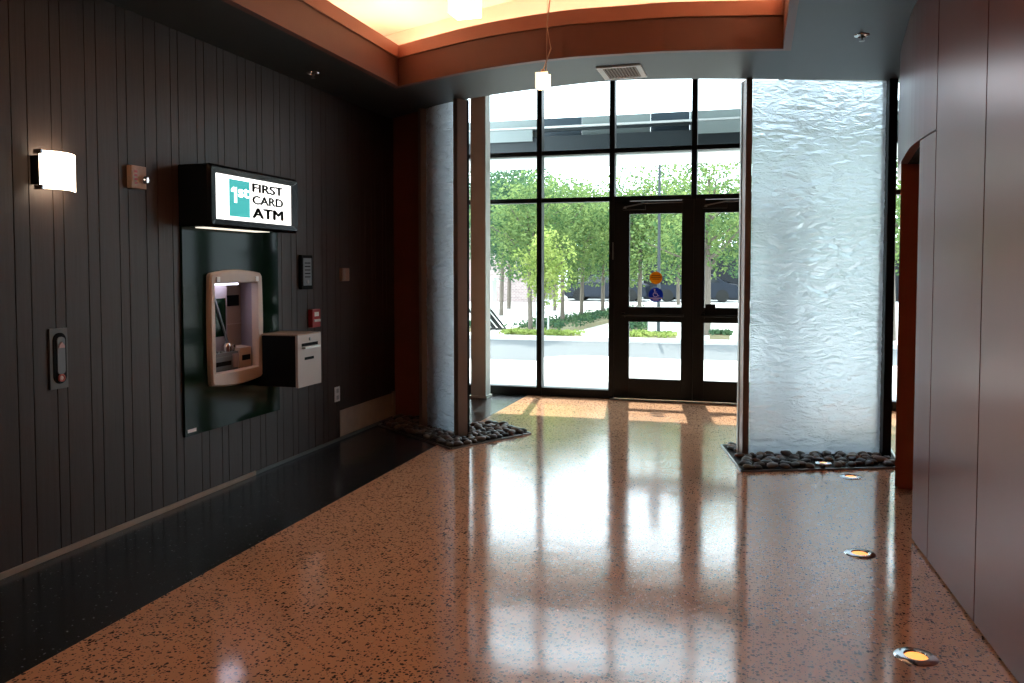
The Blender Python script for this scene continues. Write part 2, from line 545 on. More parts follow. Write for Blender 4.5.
bm = B(LX, LX + 0.010, 5.25, 7.66, 0.0, 0.026, 0.002)
struct('baseboard_left', bm, M['strip_dk'], label='grey base strip below the beige patch', cat='baseboard')
bm = B(LX, LX + 0.006, 6.55, 7.64, 0.03, 0.262, 0.001)
box(bm, LX, LX + 0.016, 7.64, 7.70, 0.0, 0.275, 0.002)
tag(obj('kick_plate', bm, M['kick']), 'bare beige panel low on the boarded wall beside the river stones', 'panel')
# red return wall at the far end, and the wall of the glazed bay behind it
bm = B(-3.62, -3.06, 7.72, 7.86, 0, 4.25)
prism(bm, [(-3.06, 7.42), (-2.93, 7.45), (-2.64, 7.30), (-2.80, 7.86), (-3.06, 7.86)], 0, 4.25)  # unseen block added to keep daylight off the back of the water panel
struct('wall_return', bm, M['redwall'], label='dark oxblood return wall with an added shade block behind the left water panel', cat='wall')
bm = B(-3.60, -3.47, 7.86, WY + 0.1, 0, 4.25)
struct('wall_bay_left', bm, M['redwall'], label='side wall of the glazed bay behind the left water panel', cat='wall')
bm = B(2.3, 2.42, 5.0, WY + 0.1, 0, 4.25)
struct('wall_bay_right', bm, M['redwall'], label='side wall of the glazed bay behind the right wall', cat='wall')
bm = B(-3.62, 1.4, -3.2, -3.08, 0, 3.9)
struct('wall_back', bm, M['soffit'], label='wall behind the photographer', cat='wall')

# ------------------------------------------------------------------ right wall: big maroon panels
LZ = 2.21


def wall_strip(bm, y0, y1, z0, z1, n=8, th=0.05, gap=0.006):
    ys = [y0 + gap + (y1 - y0 - 2 * gap) * k / n for k in range(n + 1)]
    ins = [(rwx(v), v) for v in ys]
    outs = [(rwx(v) + th, v) for v in reversed(ys)]
    prism(bm, ins + outs, z0, z1)


bm = bmesh.new()
seams = [-3.0, -1.0, 1.15, 2.2, 3.06, 3.86, 4.65]
for a, b in zip(seams, seams[1:]): wall_strip(bm, a, b, 0.012, 3.04)
wall_strip(bm, 4.65, 5.0, 0.012, LZ - 0.008, 4)
wall_strip(bm, 4.65, 7.23, LZ, 3.04, 20)
t = bmesh.new()
ys = [-3.0 + (5.0 + 3.0) * k / 30 for k in range(31)]
prism(t, [(rwx(v) + 0.052, v) for v in ys] + [(rwx(v) + 0.16, v) for v in reversed(ys)], 0.0, 3.04)
join(bm, t, 1)
t = bmesh.new()
ys = [5.0 + 2.23 * k / 16 for k in range(17)]
prism(t, [(rwx(v) + 0.052, v) for v in ys] + [(rwx(v) + 0.14, v) for v in reversed(ys)], LZ + 0.004, 3.04)
join(bm, t, 1)
struct('wall_right', bm, [M['panel'], M['gap']], label='tall maroon metallic wall panels with an opening', cat='wall')
bm = prism(bmesh.new(), [(0.932, 6.12), (1.45, 6.2), (1.45, 7.3), (1.112, 7.22)], 0.022, LZ)
box(bm, 0.96, 1.4, 6.16, 6.22, 0, 0.022)
struct('wall_right_pier', bm, M['pier'], label='oxblood pier at the far side of the opening', cat='wall')
bm = B(1.45, 2.3, 7.3, 7.42, 0, 4.25)
box(bm, 1.0, 2.3, 4.88, 5.0, 0, 3.0)
box(bm, 1.13, 2.3, 5.0, 7.3, LZ + 0.08, LZ + 0.14)
struct('wall_right_recess', bm, M['redwall'], label='dark recess behind the opening in the maroon wall', cat='wall')

# ------------------------------------------------------------------ ceiling
bm = bmesh.new()
N_ = 60
xs = sorted(set([-3.62 + (1.9 + 3.62) * k / N_ for k in range(N_ + 1)] + [CX0, CX1]))
for x0, x1 in zip(xs, xs[1:]):
    mid = (x0 + x1) / 2
    if CX0 < mid < CX1:
        prism(bm, [(x0, cof(x0)), (x1, cof(x1)), (x1, edge(x1)), (x0, edge(x0))], 3.0, 3.06)
        prism(bm, [(x0, -3.1), (x1, -3.1), (x1, CYB), (x0, CYB)], 3.0, 3.06)
    else:
        prism(bm, [(x0, -3.1), (x1, -3.1), (x1, edge(x1)), (x0, edge(x0))], 3.0, 3.06)
    # upstand from the soffit edge to the high bay ceiling
    prism(bm, [(x0, edge(x0) - 0.04), (x1, edge(x1) - 0.04), (x1, edge(x1)), (x0, edge(x0))], 3.06, 4.25)
bmesh.ops.remove_doubles(bm, verts=bm.verts, dist=1e-5)
struct('ceiling', bm, M['soffit'], label='low dark grey soffit with a curved edge', cat='ceiling')
bm = B(-4.35, 2.42, 6.4, 11.3, 4.25, 4.4)  # unseen overhang past the window wall added to cut the sun
struct('ceiling_bay', bm, M['soffit'], label='high ceiling over the glazed bay with an added overhang against the sun', cat='ceiling')
# coffer: two stepped fascia bands round the opening, cove, upper ceiling
ring = [(CX0, CYB)] + [(x, cof(x)) for x in [CX0 + (CX1 - CX0) * k / 30 for k in range(31)]] + [(CX1, CYB)]


def offset(poly, d):
    """outward offset of the closed plan polygon (clockwise order)"""
    n = len(poly); out = []
    for i in range(n):
        p0, p1, p2 = Vector(poly[i - 1]), Vector(poly[i]), Vector(poly[(i + 1) % n])
        e1, e2 = (p1 - p0).normalized(), (p2 - p1).normalized()
        n1, n2 = Vector((-e1.y, e1.x)), Vector((-e2.y, e2.x))
        b = (n1 + n2)
        b = b / max(0.35, b.dot(n1)) if b.length > 1e-6 else n1
        out.append(tuple(p1 + b * d))
    return out


def band(bm, pin, pout, z0, z1, z0b=None, z1b=None):
    n = len(pin)
    z0b = z0 if z0b is None else z0b
    z1b = z1 if z1b is None else z1b
    a = [bm.verts.new((*p, z0)) for p in pin]; b = [bm.verts.new((*p, z1)) for p in pin]
    c = [bm.verts.new((*p, z1b)) for p in pout]; d = [bm.verts.new((*p, z0b)) for p in pout]
    for i in range(n):
        j = (i + 1) % n
        for q in ((a, b), (b, c), (c, d), (d, a)):
            bm.faces.new((q[0][i], q[0][j], q[1][j], q[1][i]))
    return bm


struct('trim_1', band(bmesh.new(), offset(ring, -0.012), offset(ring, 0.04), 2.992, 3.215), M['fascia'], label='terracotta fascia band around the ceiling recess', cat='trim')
struct('trim_2', band(bmesh.new(), offset(ring, -0.026), offset(ring, 0.05), 3.215, 3.315), M['fascia_lit'], label='terracotta lip on top of the fascia, coloured lighter as if lit', cat='trim')
outer = offset(ring, 0.50)
struct('ceiling_cove_floor', band(bmesh.new(), offset(ring, 0.04), outer, 3.06, 3.075), M['cream'])
struct('ceiling_cove_wall', band(bmesh.new(), outer, offset(ring, 0.54), 3.06, 3.68), M['cream'])
bm = bmesh.new()
prism(bm, offset(ring, 0.54), 3.64, 3.70)
for k in range(-2, 6):                      # shallow joints in the upper ceiling
    pass
struct('ceiling_recess', bm, M['cream'], label='cream upper ceiling lit from the cove', cat='ceiling')
lamp = band(bmesh.new(), offset(ring, 0.20), offset(ring, 0.25), 3.08, 3.12)
tag(obj('cove_lamp', lamp, M['cove']), 'warm strip lamp hidden in the ceiling cove', 'lamp')
bm = tube(bmesh.new(), [(-3.2, 3.95, 3.625), (-0.2, 5.05, 3.625)], 0.012)
for q in (0.1, 0.5, 0.9):
    px, py = -3.2 + 3.0 * q, 3.95 + 1.1 * q
    tube(bm, [(px, py, 3.625), (px, py, 3.64)], 0.01)
tag(obj('lighting_rail', bm, M['cream']), 'thin rail crossing the cream upper ceiling', 'rail')

# ------------------------------------------------------------------ curtain wall and doors
MX = [-3.47, -3.425, -2.462, -1.597, -0.67, 0.25, 1.12, 2.0, 2.3]
TZ = [0.05, 2.32, 2.872, 4.22]


def mull(bm, x, z0=0.0, z1=4.25, w_=0.062):
    box(bm, x - w_ / 2, x + w_ / 2, WY - 0.05, WY + 0.08, z0, z1, 0.004)


win = thing('window_1', 'tall black framed glass wall looking onto the street', 'window', (-1.0, WY, 0), kind='structure')
for x in MX[1:-1]:
    if abs(x + 0.67) < 0.01: obj('mullion', (lambda b: (mull(b, x, 2.293), b)[1])(bmesh.new()), M['darkmetal'], win)
    else: obj('mullion', (lambda b: (mull(b, x), b)[1])(bmesh.new()), M['darkmetal'], win)
for x0, x1 in zip(MX, MX[1:]):
    door = -1.6 < x0 < 0.2
    a, b = x0 + 0.031, x1 - 0.031
    zs = TZ if not door else TZ[1:]
    for z in zs:
        h = 0.05 if z == 0.05 else 0.027
        obj('transom', B(a, b, WY - 0.045, WY + 0.075, z - h, z + h, 0.003), M['darkmetal'], win)
    for z0, z1 in zip(zs, zs[1:]):
        h = 0.05 if z0 == 0.05 else 0.027
        obj('pane', B(a - 0.005, b + 0.005, WY + 0.004, WY + 0.012, z0 + h - 0.005, z1 - 0.022), M['glass'], win)


def door_leaf(name, x0, x1, g0, g1, label, hinge_left=True):
    d = thing(name, label, 'door', (x0, WY, 0), kind='structure')
    bm = bmesh.new()
    Y0, Y1 = WY - 0.055, WY + 0.0
    box(bm, x0, g0, Y0, Y1, 0.015, 2.292, 0.004)
    box(bm, g1, x1, Y0, Y1, 0.015, 2.292, 0.004)
    box(bm, g0 - .001, g1 + .001, Y0, Y1, 0.015, 0.248, 0.004)
    box(bm, g0 - .001, g1 + .001, Y0, Y1, 0.905, 1.078, 0.004)
    box(bm, g0 - .001, g1 + .001, Y0, Y1, 2.14, 2.285, 0.004)
    obj('leaf_frame', bm, M['darkmetal'], d)
    for z0, z1 in ((0.245, 0.91), (1.07, 2.145)):
        obj('pane', B(g0 - .004, g1 + .004, WY - 0.032, WY - 0.024, z0, z1), M['glass'], d)
    obj('push_bar', box(tube(bmesh.new(), [(x0 + 0.1, Y0 - 0.045, 0.985), (x1 - 0.1, Y0 - 0.045, 0.985)], 0.013),
                        x0 + 0.09, x0 + 0.13, Y0 - 0.05, Y0, 0.96, 1.01, 0.003), M['darkmetal'], d)
    # closer on the header with a folded arm
    c = obj('door_closer', B(x0 + 0.1, x0 + 0.36, Y0 - 0.05, Y0, 2.185, 2.235, 0.006), M['darkmetal'], d)
    bm = tube(bmesh.new(), [(x0 + 0.12, Y0 - 0.055, 2.215), (x0 + 0.34, Y0 - 0.075, 2.255), (x0 + 0.78, Y0 - 0.03, 2.262)], 0.007)
    lathe(bm, [(0, 0.012), (0.016, 0.01), (0.018, 0)], Matrix.Translation((x0 + 0.13, Y0 - 0.06, 2.20)), 12)
    obj('closer_arm', bm, M['steel'], c)
    return d


d1 = door_leaf('door_1', -1.565, -0.669, -1.39, -0.80, 'left black framed glass door with two round stickers')
d2 = door_leaf('door_2', -0.6675, 0.218, -0.545, 0.06, 'right black framed glass door partly behind the water panel')
obj('latch_box', B(-0.53, -0.42, WY - 0.13, WY - 0.056, 1.055, 1.12, 0.006), M['black'], d2)
obj('strike_plate', B(-1.585, -1.575, WY - 0.056, WY - 0.05, 1.62, 1.82), M['steel'], d1)
# stickers on the left door glass
SY = WY - 0.033
for nm, z, r, mt, lb in (('sticker', 1.41, 0.072, 'stickero', 'round orange sticker on the glass of the left door'), ('sticker', 1.215, 0.083, 'stickerb', 'round blue wheelchair sticker on the glass of the left door')):
    s = thing(nm, lb, 'sticker', (-1.088, SY, z))
    obj('disc', lathe(bmesh.new(), [(0, 0.0), (r, 0.0), (r, 0.001), (0, 0.001)], TY(-1.088, SY, z), 32), M[mt], s)
    if mt == 'stickero':
        for k in range(3):
            ww = (0.045, 0.055, 0.04)[k]
            obj('text_line', B(-1.088 - ww, -1.088 + ww, SY - 0.0022, SY - 0.0012, z + 0.022 - k * 0.02, z + 0.03 - k * 0.02), M['ink'], s)
    else:
        g = bmesh.new()
        yy = SY - 0.002
        cx, cz = -1.093, z + 0.012
        lathe(g, [(0, 0), (0.010, 0), (0.010, 0.001), (0, 0.001)], TY(cx - 0.008, yy, cz + 0.046), 14)
        tube(g, [(cx - 0.008, yy, cz + 0.034), (cx - 0.004, yy, cz + 0.004), (cx + 0.022, yy, cz + 0.002), (cx + 0.032, yy, cz - 0.022), (cx + 0.044, yy, cz - 0.022)], 0.0042, 6)
        tube(g, [(cx - 0.006, yy, cz + 0.022), (cx + 0.016, yy, cz + 0.020)], 0.0036, 6)
        arc = [(cx + 0.002 + 0.026 * math.cos(t), yy, cz - 0.008 + 0.026 * math.sin(t)) for t in [R(a) for a in range(125, 345, 20)]]
        tube(g, arc, 0.0036, 6)
        for v in g.verts: v.co.y = yy + (v.co.y - yy) * 0.2
        obj('wheelchair_symbol', g, M['white'], s)
        obj('text_line', B(-1.088 - 0.07, -1.088 + 0.07, SY - 0.0022, SY - 0.0012, z - 0.042, z - 0.032), M['white'], s)
        obj('text_line', B(-1.088 - 0.035, -1.088 + 0.035, SY - 0.0022, SY - 0.0012, z - 0.060, z - 0.052), M['white'], s)

# square column in the bay beside the window wall
bm = B(-3.185, -3.0, 9.16, 9.34, 0.0, 4.25, 0.006)
box(bm, -3.20, -2.985, 9.145, 9.355, 0.0, 0.03, 0.003)
tag(obj('column', bm, M['column']), 'slim grey green column in front of the window wall', 'column')


# ------------------------------------------------------------------ water panels
def ripple(u, v, s):
    a = noise.noise(Vector((u * 5.0 + s, v * 17.0, s)))
    b = noise.noise(Vector((u * 13.0, v * 38.0 + 3, s + 5)))
    c = noise.noise(Vector((u * 2.2, v * 3.0, s + 9)))
    k = 1 - abs(a) * 2.2
    return 0.012 * k * (0.30 + 1.5 * abs(c)) + 0.0035 * b


def water_panel(A, Bp, loc, label, seed, posts):
    """A, Bp: plan points of the panel's two ends"""
    A, Bp = Vector((*A, 0)), Vector((*Bp, 0))
    d = (Bp - A); W = d.length; d.normalize()
    n = Vector((d.y, -d.x, 0))               # towards the room
    th = thing('water_feature', label, 'water feature', loc)
    nu, nv = int(W / 0.0095), 270
    z0, z1 = 0.02, 2.998
    bm = bmesh.new()
    g = []
    for i in range(nu + 1):
        row = []
        for j in range(nv + 1):
            u = W * i / nu; v = z0 + (z1 - z0) * j / nv
            h = ripple(u, v, seed)
            env = math.exp(-((v - 1.55) / 0.42) ** 2) * (0.35 + 0.65 * math.exp(-((u / W - 0.45) / 0.33) ** 2))
            env += 0.35 * math.exp(-((v - 2.3) / 0.2) ** 2) * math.exp(-((u / W - 0.45) / 0.25) ** 2)
            wv = noise.noise(Vector((u * 4.2 + seed, v * 15 + 1.5 * noise.noise(Vector((u * 6, v * 3, seed))), 2.0)))
            h += 0.030 * env * max(0.0, wv) ** 1.3 * 2.0
            if i in (0, nu) or j in (0, nv): h = 0
            # small bow across the width, as the ceiling edge is curved
            bow = -0.02 * (1 - (2 * i / nu - 1) ** 2)
            row.append(bm.verts.new(A + d * u + n * (h - bow) + Vector((0, 0, v))))
        g.append(row)
    for i in range(nu):
        for j in range(nv):
            bm.faces.new((g[i][j], g[i + 1][j], g[i + 1][j + 1], g[i][j + 1]))
    bk = [bm.verts.new(p - n * 0.012 + Vector((0, 0, z))) for p in (A, Bp) for z in (z0, z1)]
    obj('glass_panel', bm, M['water'], th, smooth=False)
    o = th.children[0]
    for p in o.data.polygons: p.use_smooth = True
    for P, w0, w1, mt, mt2 in posts:
        # post: box with local axes d (width) and n (depth)
        P = Vector((*P, 0))
        bm = bmesh.new()
        prism(bm, [tuple((P + d * a + n * b).xy) for a, b in ((-w0, 0.055), (w0, 0.055), (w0, -w1), (-w0, -w1))], 0.0, 3.0)
        po = obj('post', bm, M[mt], th)
        bm = bmesh.new()
        e = 0.006 if mt2 != 'darkmetal' else -0.006
        prism(bm, [tuple((P + d * a + n * b).xy) for a, b in ((-w0 - e, -w1 + 0.01), (w0 + e, -w1 + 0.01), (w0 + e, -w1 - 0.03), (-w0 - e, -w1 - 0.03))], 0.0, 3.0)
        obj('edge_trim', bm, M[mt2], po)
    return th


water_panel((-0.035, 6.90), (0.985, 7.21), (0.5, 7.05, 0), 'wide bright water wall panel between posts right of the doors', 1.0,
            [((-0.075, 6.885), 0.024, 0.06, 'bronze', 'pale'), ((1.012, 7.215), 0.034, 0.06, 'darkmetal', 'bronze')])
water_panel((-2.955, 7.25), (-2.56, 7.00), (-2.75, 7.1, 0), 'narrow shadowed water wall panel between posts left of the windows', 6.0,
            [((-2.985, 7.275), 0.022, 0.04, 'bronze', 'strip_lt'), ((-2.515, 6.962), 0.031, 0.05, 'bronze', 'darkmetal')])

# ------------------------------------------------------------------ river stone beds
rock_meshes = []
random.seed(11)
for k in range(8):
    bm = bmesh.new()
    bmesh.ops.create_icosphere(bm, subdivisions=2, radius=1)
    s = Vector((k * 3.1, k * 1.7, k * 0.9))
    for v in bm.verts:
        f = 1 + 0.28 * noise.noise(v.co * 1.1 + s) + 0.08 * noise.noise(v.co * 3 + s)
        v.co = Vector((v.co.x * f, v.co.y * f * (0.62 + 0.05 * (k % 4)), v.co.z * f * 0.46))
    me = bpy.data.meshes.new('river_stone')
    bm.to_mesh(me); bm.free()
    for p in me.polygons: p.use_smooth = True
    me.materials.append(ROCKS[k % 4])
    rock_meshes.append(me)


def inside(p, poly):
    c = False
    for (x1, y1), (x2, y2) in zip(poly, poly[1:] + poly[:1]):
        if (y1 > p[1]) != (y2 > p[1]) and p[0] < (x2 - x1) * (p[1] - y1) / (y2 - y1) + x1: c = not c
    return c


def edge_dist(p, poly):
    best = 9
    for a, b in zip(poly, poly[1:] + poly[:1]):
        a, b, q = Vector(a), Vector(b), Vector(p)
        t = max(0, min(1, (q - a).dot(b - a) / (b - a).length_squared))
        best = min(best, (a + (b - a) * t - q).length)
    return best


def rock_bed(poly, n, size, label, group, edge_label, seed, keep):
    bm = prism(bmesh.new(), poly, 0.0, 0.006)
    c = Vector((sum(p[0] for p in poly) / len(poly), sum(p[1] for p in poly) / len(poly), 0))
    t = tag(obj('gravel_base', bm, M['bedbase']), edge_label + ', its dark gravel base under the stones', 'gravel', kind='stuff')
    bm = bmesh.new()
    m = len(poly)
    out = []
    for i in range(m):
        p, q = Vector(poly[i]), Vector(poly[(i + 1) % m])
        e = (q - p).normalized(); nn = Vector((e.y, -e.x))
        prism(bm, [tuple(p), tuple(q), tuple(q + nn * 0.012), tuple(p + nn * 0.012)], 0.0, 0.014)
    tag(obj('bed_edging', bm, M['steel']), edge_label + ', its thin steel edging', 'edging')
    rnd = random.Random(seed)
    pts = []
    xs_, ys_ = [p[0] for p in poly], [p[1] for p in poly]
    dmin = size * 1.35
    tries = 0
    while len(pts) < n and tries < 60000:
        tries += 1
        p = (rnd.uniform(min(xs_), max(xs_)), rnd.uniform(min(ys_), max(ys_)))
        if not inside(p, poly) or edge_dist(p, poly) < size * 0.72: continue
        if any((p[0] - k[0]) ** 2 + (p[1] - k[1]) ** 2 < k[2] for k in keep): continue
        if tries % 6000 == 0: dmin *= 0.88
        if any((p[0] - q[0]) ** 2 + (p[1] - q[1]) ** 2 < dmin ** 2 for q in pts): continue
        pts.append(p)
    for p in pts:
        ri = rnd.randrange(8)
        me = rock_meshes[ri]
        fx = (p[0] - min(xs_)) / (max(xs_) - min(xs_)); fy = (p[1] - min(ys_)) / (max(ys_) - min(ys_))
        where = 'near the left end' if fx < 0.25 else 'near the right end' if fx > 0.75 else 'at the near edge' if fy < 0.4 else 'at the far edge' if fy > 0.72 else 'in the middle'
        colour = ('brown', 'grey', 'blackish', 'tan')[ri % 4]
        o = bpy.data.objects.new('river_stone', me)
        C.objects.link(o)
        s = size * rnd.uniform(0.72, 1.05)
        o.scale = (s, s, s)
        o.location = (p[0], p[1], 0.006 + s * 0.44)
        o.rotation_euler = (rnd.uniform(-.15, .15), rnd.uniform(-.15, .15), rnd.uniform(0, 6.28))
        tag(o, '%s river stone %s of the %s' % (colour, where, label), 'stone', group)


LB = [(-3.46, 7.27), (-2.42, 6.463), (-1.961, 7.283), (-2.30, 7.62), (-2.60, 7.62), (-2.60, 7.41), (-3.07, 7.41), (-3.07, 7.69), (-3.46, 7.69)]
RB = [(-0.254, 7.242), (-0.076, 6.344), (1.07, 6.80), (1.10, 7.62), (0.9, 7.80)]
rock_bed(LB, 150, 0.052, 'stone bed under the left water panel', 'river stones under the left water panel', 'angled stone bed under the left water panel', 3,
         [(-2.985, 7.275, .006), (-2.505, 6.955, .007), (-2.70, 7.32, .034), (-2.86, 7.40, .02)])
rock_bed(RB, 145, 0.052, 'stone bed under the right water panel', 'river stones under the right water panel', 'angled stone bed under the right water panel', 5,
         [(-.075, 6.885, .006), (1.012, 7.215, .007), (.52, 6.72, .009)])


# ------------------------------------------------------------------ floor uplights
def uplight(x, y, z, r, label, group=None):
    t = thing('floor_uplight', label, 'light', (x, y, z), group=group)
    MM = Matrix.Translation((x, y, z))
    obj('ring', lathe(bmesh.new(), [(r * 0.50, 0.001), (r * 0.56, 0.008), (r * 0.92, 0.006), (r, 0.001)], MM, 40), M['chrome'], t, smooth=True)
    obj('lens', lathe(bmesh.new(), [(0, 0.0045), (r * 0.4, 0.0042), (r * 0.51, 0.002)], MM, 32), M['amber'], t, smooth=True)
    for k in range(3):
        a = 2.1 * k + 0.4
        obj('screw', lathe(bmesh.new(), [(0, 0.0095), (r * 0.05, 0.009), (r * 0.05, 0.006)], Matrix.Translation((x + math.cos(a) * r * 0.8, y + math.sin(a) * r * 0.8, z)), 10), M['steel'], t)


uplight(0.617, 3.471, 0, 0.080, 'round floor uplight with amber glow nearest the camera')
uplight(0.55, 4.669, 0, 0.080, 'round floor uplight, middle of the row on the terrazzo')
uplight(0.685, 6.411, 0, 0.078, 'round floor uplight just in front of the right stone bed')
uplight(0.52, 6.72, 0.02, 0.062, 'small uplight set among the stones under the right water panel')

# ------------------------------------------------------------------ cash machine in the left wall
atm = thing('cash_machine', 'cash machine with champagne bezel set in a gloss black wall panel', 'cash machine', (LX, 5.0, 0.42))
P0, P1 = LX, LX + 0.016
bm = bmesh.new()
for a, b, c, d in ((4.468, 4.74, 0.43, 1.80), (5.27, 5.568, 0.43, 1.80), (4.74, 5.27, 0.43, HZ0), (4.74, 5.27, HZ1, 1.80)):
    box(bm, P0, P1, a, b, c, d)
bmesh.ops.remove_doubles(bm, verts=bm.verts, dist=1e-5)
obj('surround_panel', bm, M['blackpanel'], atm, label='gloss black panel around the machine')
obj('asset_tag', B(P1, P1 + 0.002, 4.49, 4.575, 0.452, 0.474), M['white'], atm)


def outline(y0, y1, z0, z1, bow_y, bow_z, rad, n=10):
    """rounded rectangle whose sides bow outwards, as (y, z) points"""
    pts = []
    cy, cz, hy, hz = (y0 + y1) / 2, (z0 + z1) / 2, (y1 - y0) / 2, (z1 - z0) / 2
    for qx, qz, a0 in ((1, 1, 0), (-1, 1, 90), (-1, -1, 180), (1, -1, 270)):
        for k in range(n + 1):
            a = R(a0 + 90 * k / n)
            pts.append((qx * (hy - rad) + rad * math.cos(a), qz * (hz - rad) + rad * math.sin(a)))
        # subdivide the next straight side
        nxt = {(1, 1): ((hy - rad, hz), (-hy + rad, hz)), (-1, 1): ((-hy, hz - rad), (-hy, -hz + rad)),
               (-1, -1): ((-hy + rad, -hz), (hy - rad, -hz)), (1, -1): ((hy, -hz + rad), (hy, hz - rad))}[(qx, qz)]
        for k in range(1, 8):
            t = k / 8
            pts.append((nxt[0][0] + (nxt[1][0] - nxt[0][0]) * t, nxt[0][1] + (nxt[1][1] - nxt[0][1]) * t))
    res = []
    for a, b in pts:
        res.append((cy + a + bow_y * (a / hy) * (1 - (b / hz) ** 2), cz + b + bow_z * (b / hz) * (1 - (a / hy) ** 2)))
    return res


O0 = outline(4.705, 5.300, 0.728, 1.476, 0.010, 0.026, 0.022)
O1 = outline(4.715, 5.290, 0.738, 1.466, 0.010, 0.026, 0.020)
O2 = outline(4.748, 5.250, 0.800, 1.414, 0.0, 0.006, 0.010)
O3 = outline(4.753, 5.245, 0.806, 1.408, 0.0, 0.002, 0.008)
bm = bmesh.new()
XF = LX + 0.052
lay = [(O0, P1), (O0, XF - 0.012), (O1, XF), (O2, XF - 0.004), (O3, XF - 0.016), (O3, LX - 0.004)]
rings = [[bm.verts.new((x, a, b)) for a, b in o] for o, x in lay]
for r0, r1 in zip(rings, rings[1:]):
    n = len(r0)
    for k in range(n): bm.faces.new((r0[k], r0[(k + 1) % n], r1[(k + 1) % n], r1[k]))
bez = obj('bezel', bm, M['bezel'], atm, smooth=True, label='champagne bowed bezel')
for yy in (4.775, 5.225):
    obj('corner_lug', B(XF - 0.004, XF + 0.008, yy - 0.018, yy + 0.018, 1.420, 1.455, 0.003), M['white'], bez)
# recess behind the bezel, wider at the back
XB = -3.70
zr0, zr1 = 0.795, 1.415
bm = bmesh.new()
prism(bm, [(-3.497, 5.248), (-3.497, 5.262), (XB, 5.412), (XB, 5.398)], zr0, zr1)      # right cheek
prism(bm, [(-3.497, 4.735), (-3.497, 4.75), (XB, 4.75), (XB, 4.735)], zr0, zr1)        # left cheek
prism(bm, [(-3.497, 4.735), (XB, 4.735), (XB, 5.41), (-3.497, 5.26)], zr1, zr1 + 0.01)
prism(bm, [(-3.497, 4.735), (XB, 4.735), (XB, 5.41), (-3.497, 5.26)], zr0 - 0.01, zr0)
obj('recess_lining', bm, M['lining'], atm)
obj('recess_back', B(XB - 0.012, XB, 4.735, 5.412, zr0 - 0.01, zr1 + 0.01), M['lining2'], atm)
# screen housing fills the left of the recess and stands proud of the back
bm = prism(bmesh.new(), [(XB + 0.001, 4.76), (-3.62, 4.76), (-3.62, 5.115), (-3.64, 5.135), (XB + 0.001, 5.165)], 0.93, zr1 - 0.004)
hs = obj('screen_housing', bm, M['lining'], atm)
obj('screen', B(-3.62, -3.612, 4.90, 5.09, 1.03, 1.30, 0.002), M['blackpanel'], hs)
bm = bmesh.new()
prism_x(bm, [(4.935, 1.33), (4.948, 1.33), (5.105, 0.985), (5.090, 0.985)], -3.615, -3.60)
obj('screen_edge', bm, M['console'], hs)
obj('card_window', B(XB, XB + 0.008, 5.225, 5.365, 1.235, 1.315, 0.002), M['black'], atm)
obj('shelf_joint', B(XB, XB + 0.012, 5.17, 5.398, 1.10, 1.106), M['bezel'], atm)
obj('task_lamp', B(-3.64, -3.52, 4.80, 5.11, 1.396, 1.412, 0.003), M['atmlamp'], atm)
# console: keyboard deck with keypad, card slot and note slot
bm = prism(bmesh.new(), [(-3.525, 4.755), (-3.525, 5.243), (-3.60, 5.31), (XB + 0.001, 5.39), (XB + 0.001, 4.755)], zr0 + 0.001, 0.925)
con = obj('console', bm, M['console'], atm, label='grey console under the screen')
bm = bmesh.new()
for a in range(3):
    for b in range(4):
        box(bm, -3.66 + b * 0.03, -3.638 + b * 0.03, 4.86 + a * 0.04, 4.892 + a * 0.04, 0.924, 0.935, 0.002)
obj('keypad', bm, M['steel'], con)
ns = obj('note_unit', B(-3.526, -3.512, 4.80, 5.02, 0.815, 0.90, 0.003), M['console'], con)
obj('note_slot', B(-3.513, -3.509, 4.83, 5.00, 0.838, 0.868, 0.001), M['black'], con)
bm = bmesh.new()
for k in range(3): box(bm, -3.526, -3.508, 5.035 + k * 0.02, 5.048 + k * 0.02, 0.815, 0.91, 0.002)
obj('slot_grille', bm, M['lining'], con)
rc = obj('receipt_unit', box(prism(bmesh.new(), [(-3.51, 5.10), (-3.51, 5.24), (-3.60, 5.30), (-3.66, 5.34), (-3.66, 5.12)], 0.80, 0.945), -3.511, -3.507, 5.105, 5.235, 0.93, 0.94), M['bezel'], con)
obj('receipt_slot', B(-3.509, -3.503, 5.125, 5.22, 0.855, 0.893, 0.002), M['black'], rc)
bm = bmesh.new()
lathe(bm, [(0, 0.065), (0.024, 0.06), (0.034, 0.035), (0.034, 0.0), (0, 0)], Matrix.Translation((-3.57, 5.03, 0.926)), 20)
box(bm, -3.60, -3.53, 5.05, 5.09, 0.926, 0.975, 0.008)
obj('card_reader', bm, M['chrome'], con, smooth=True)

# illuminated sign above
SX = -3.27
sg = thing('illuminated_sign', 'lit box sign reading 1st FIRST CARD ATM above the cash machine', 'sign', (LX, 5.0, 1.775))
SY0, SY1, SZ0, SZ1 = 4.455, 5.50, 1.775, 2.165
bm = bmesh.new()
box(bm, LX + 0.0, SX - 0.02, SY0, SY1, SZ0, SZ1, 0.01)
obj('housing', bm, M['signblack'], sg)
bm = bmesh.new()
fr = [outline(SY0 - 0.005, SY1 + 0.005, SZ0 - 0.004, SZ1 + 0.004, 0, 0, 0.025), outline(SY0 + 0.015, SY1 - 0.015, SZ0 + 0.014, SZ1 - 0.014, 0, 0, 0.02),
      outline(SY0 + 0.075, SY1 - 0.075, SZ0 + 0.05, SZ1 - 0.05, 0, 0, 0.004), outline(SY0 + 0.075, SY1 - 0.075, SZ0 + 0.05, SZ1 - 0.05, 0, 0, 0.004)]
rings = [[bm.verts.new((x, a, b)) for a, b in o] for o, x in zip([fr[0], fr[0], fr[1], fr[2], fr[3]], (SX - 0.045, SX - 0.012, SX + 0.008, SX - 0.004, SX - 0.02))]
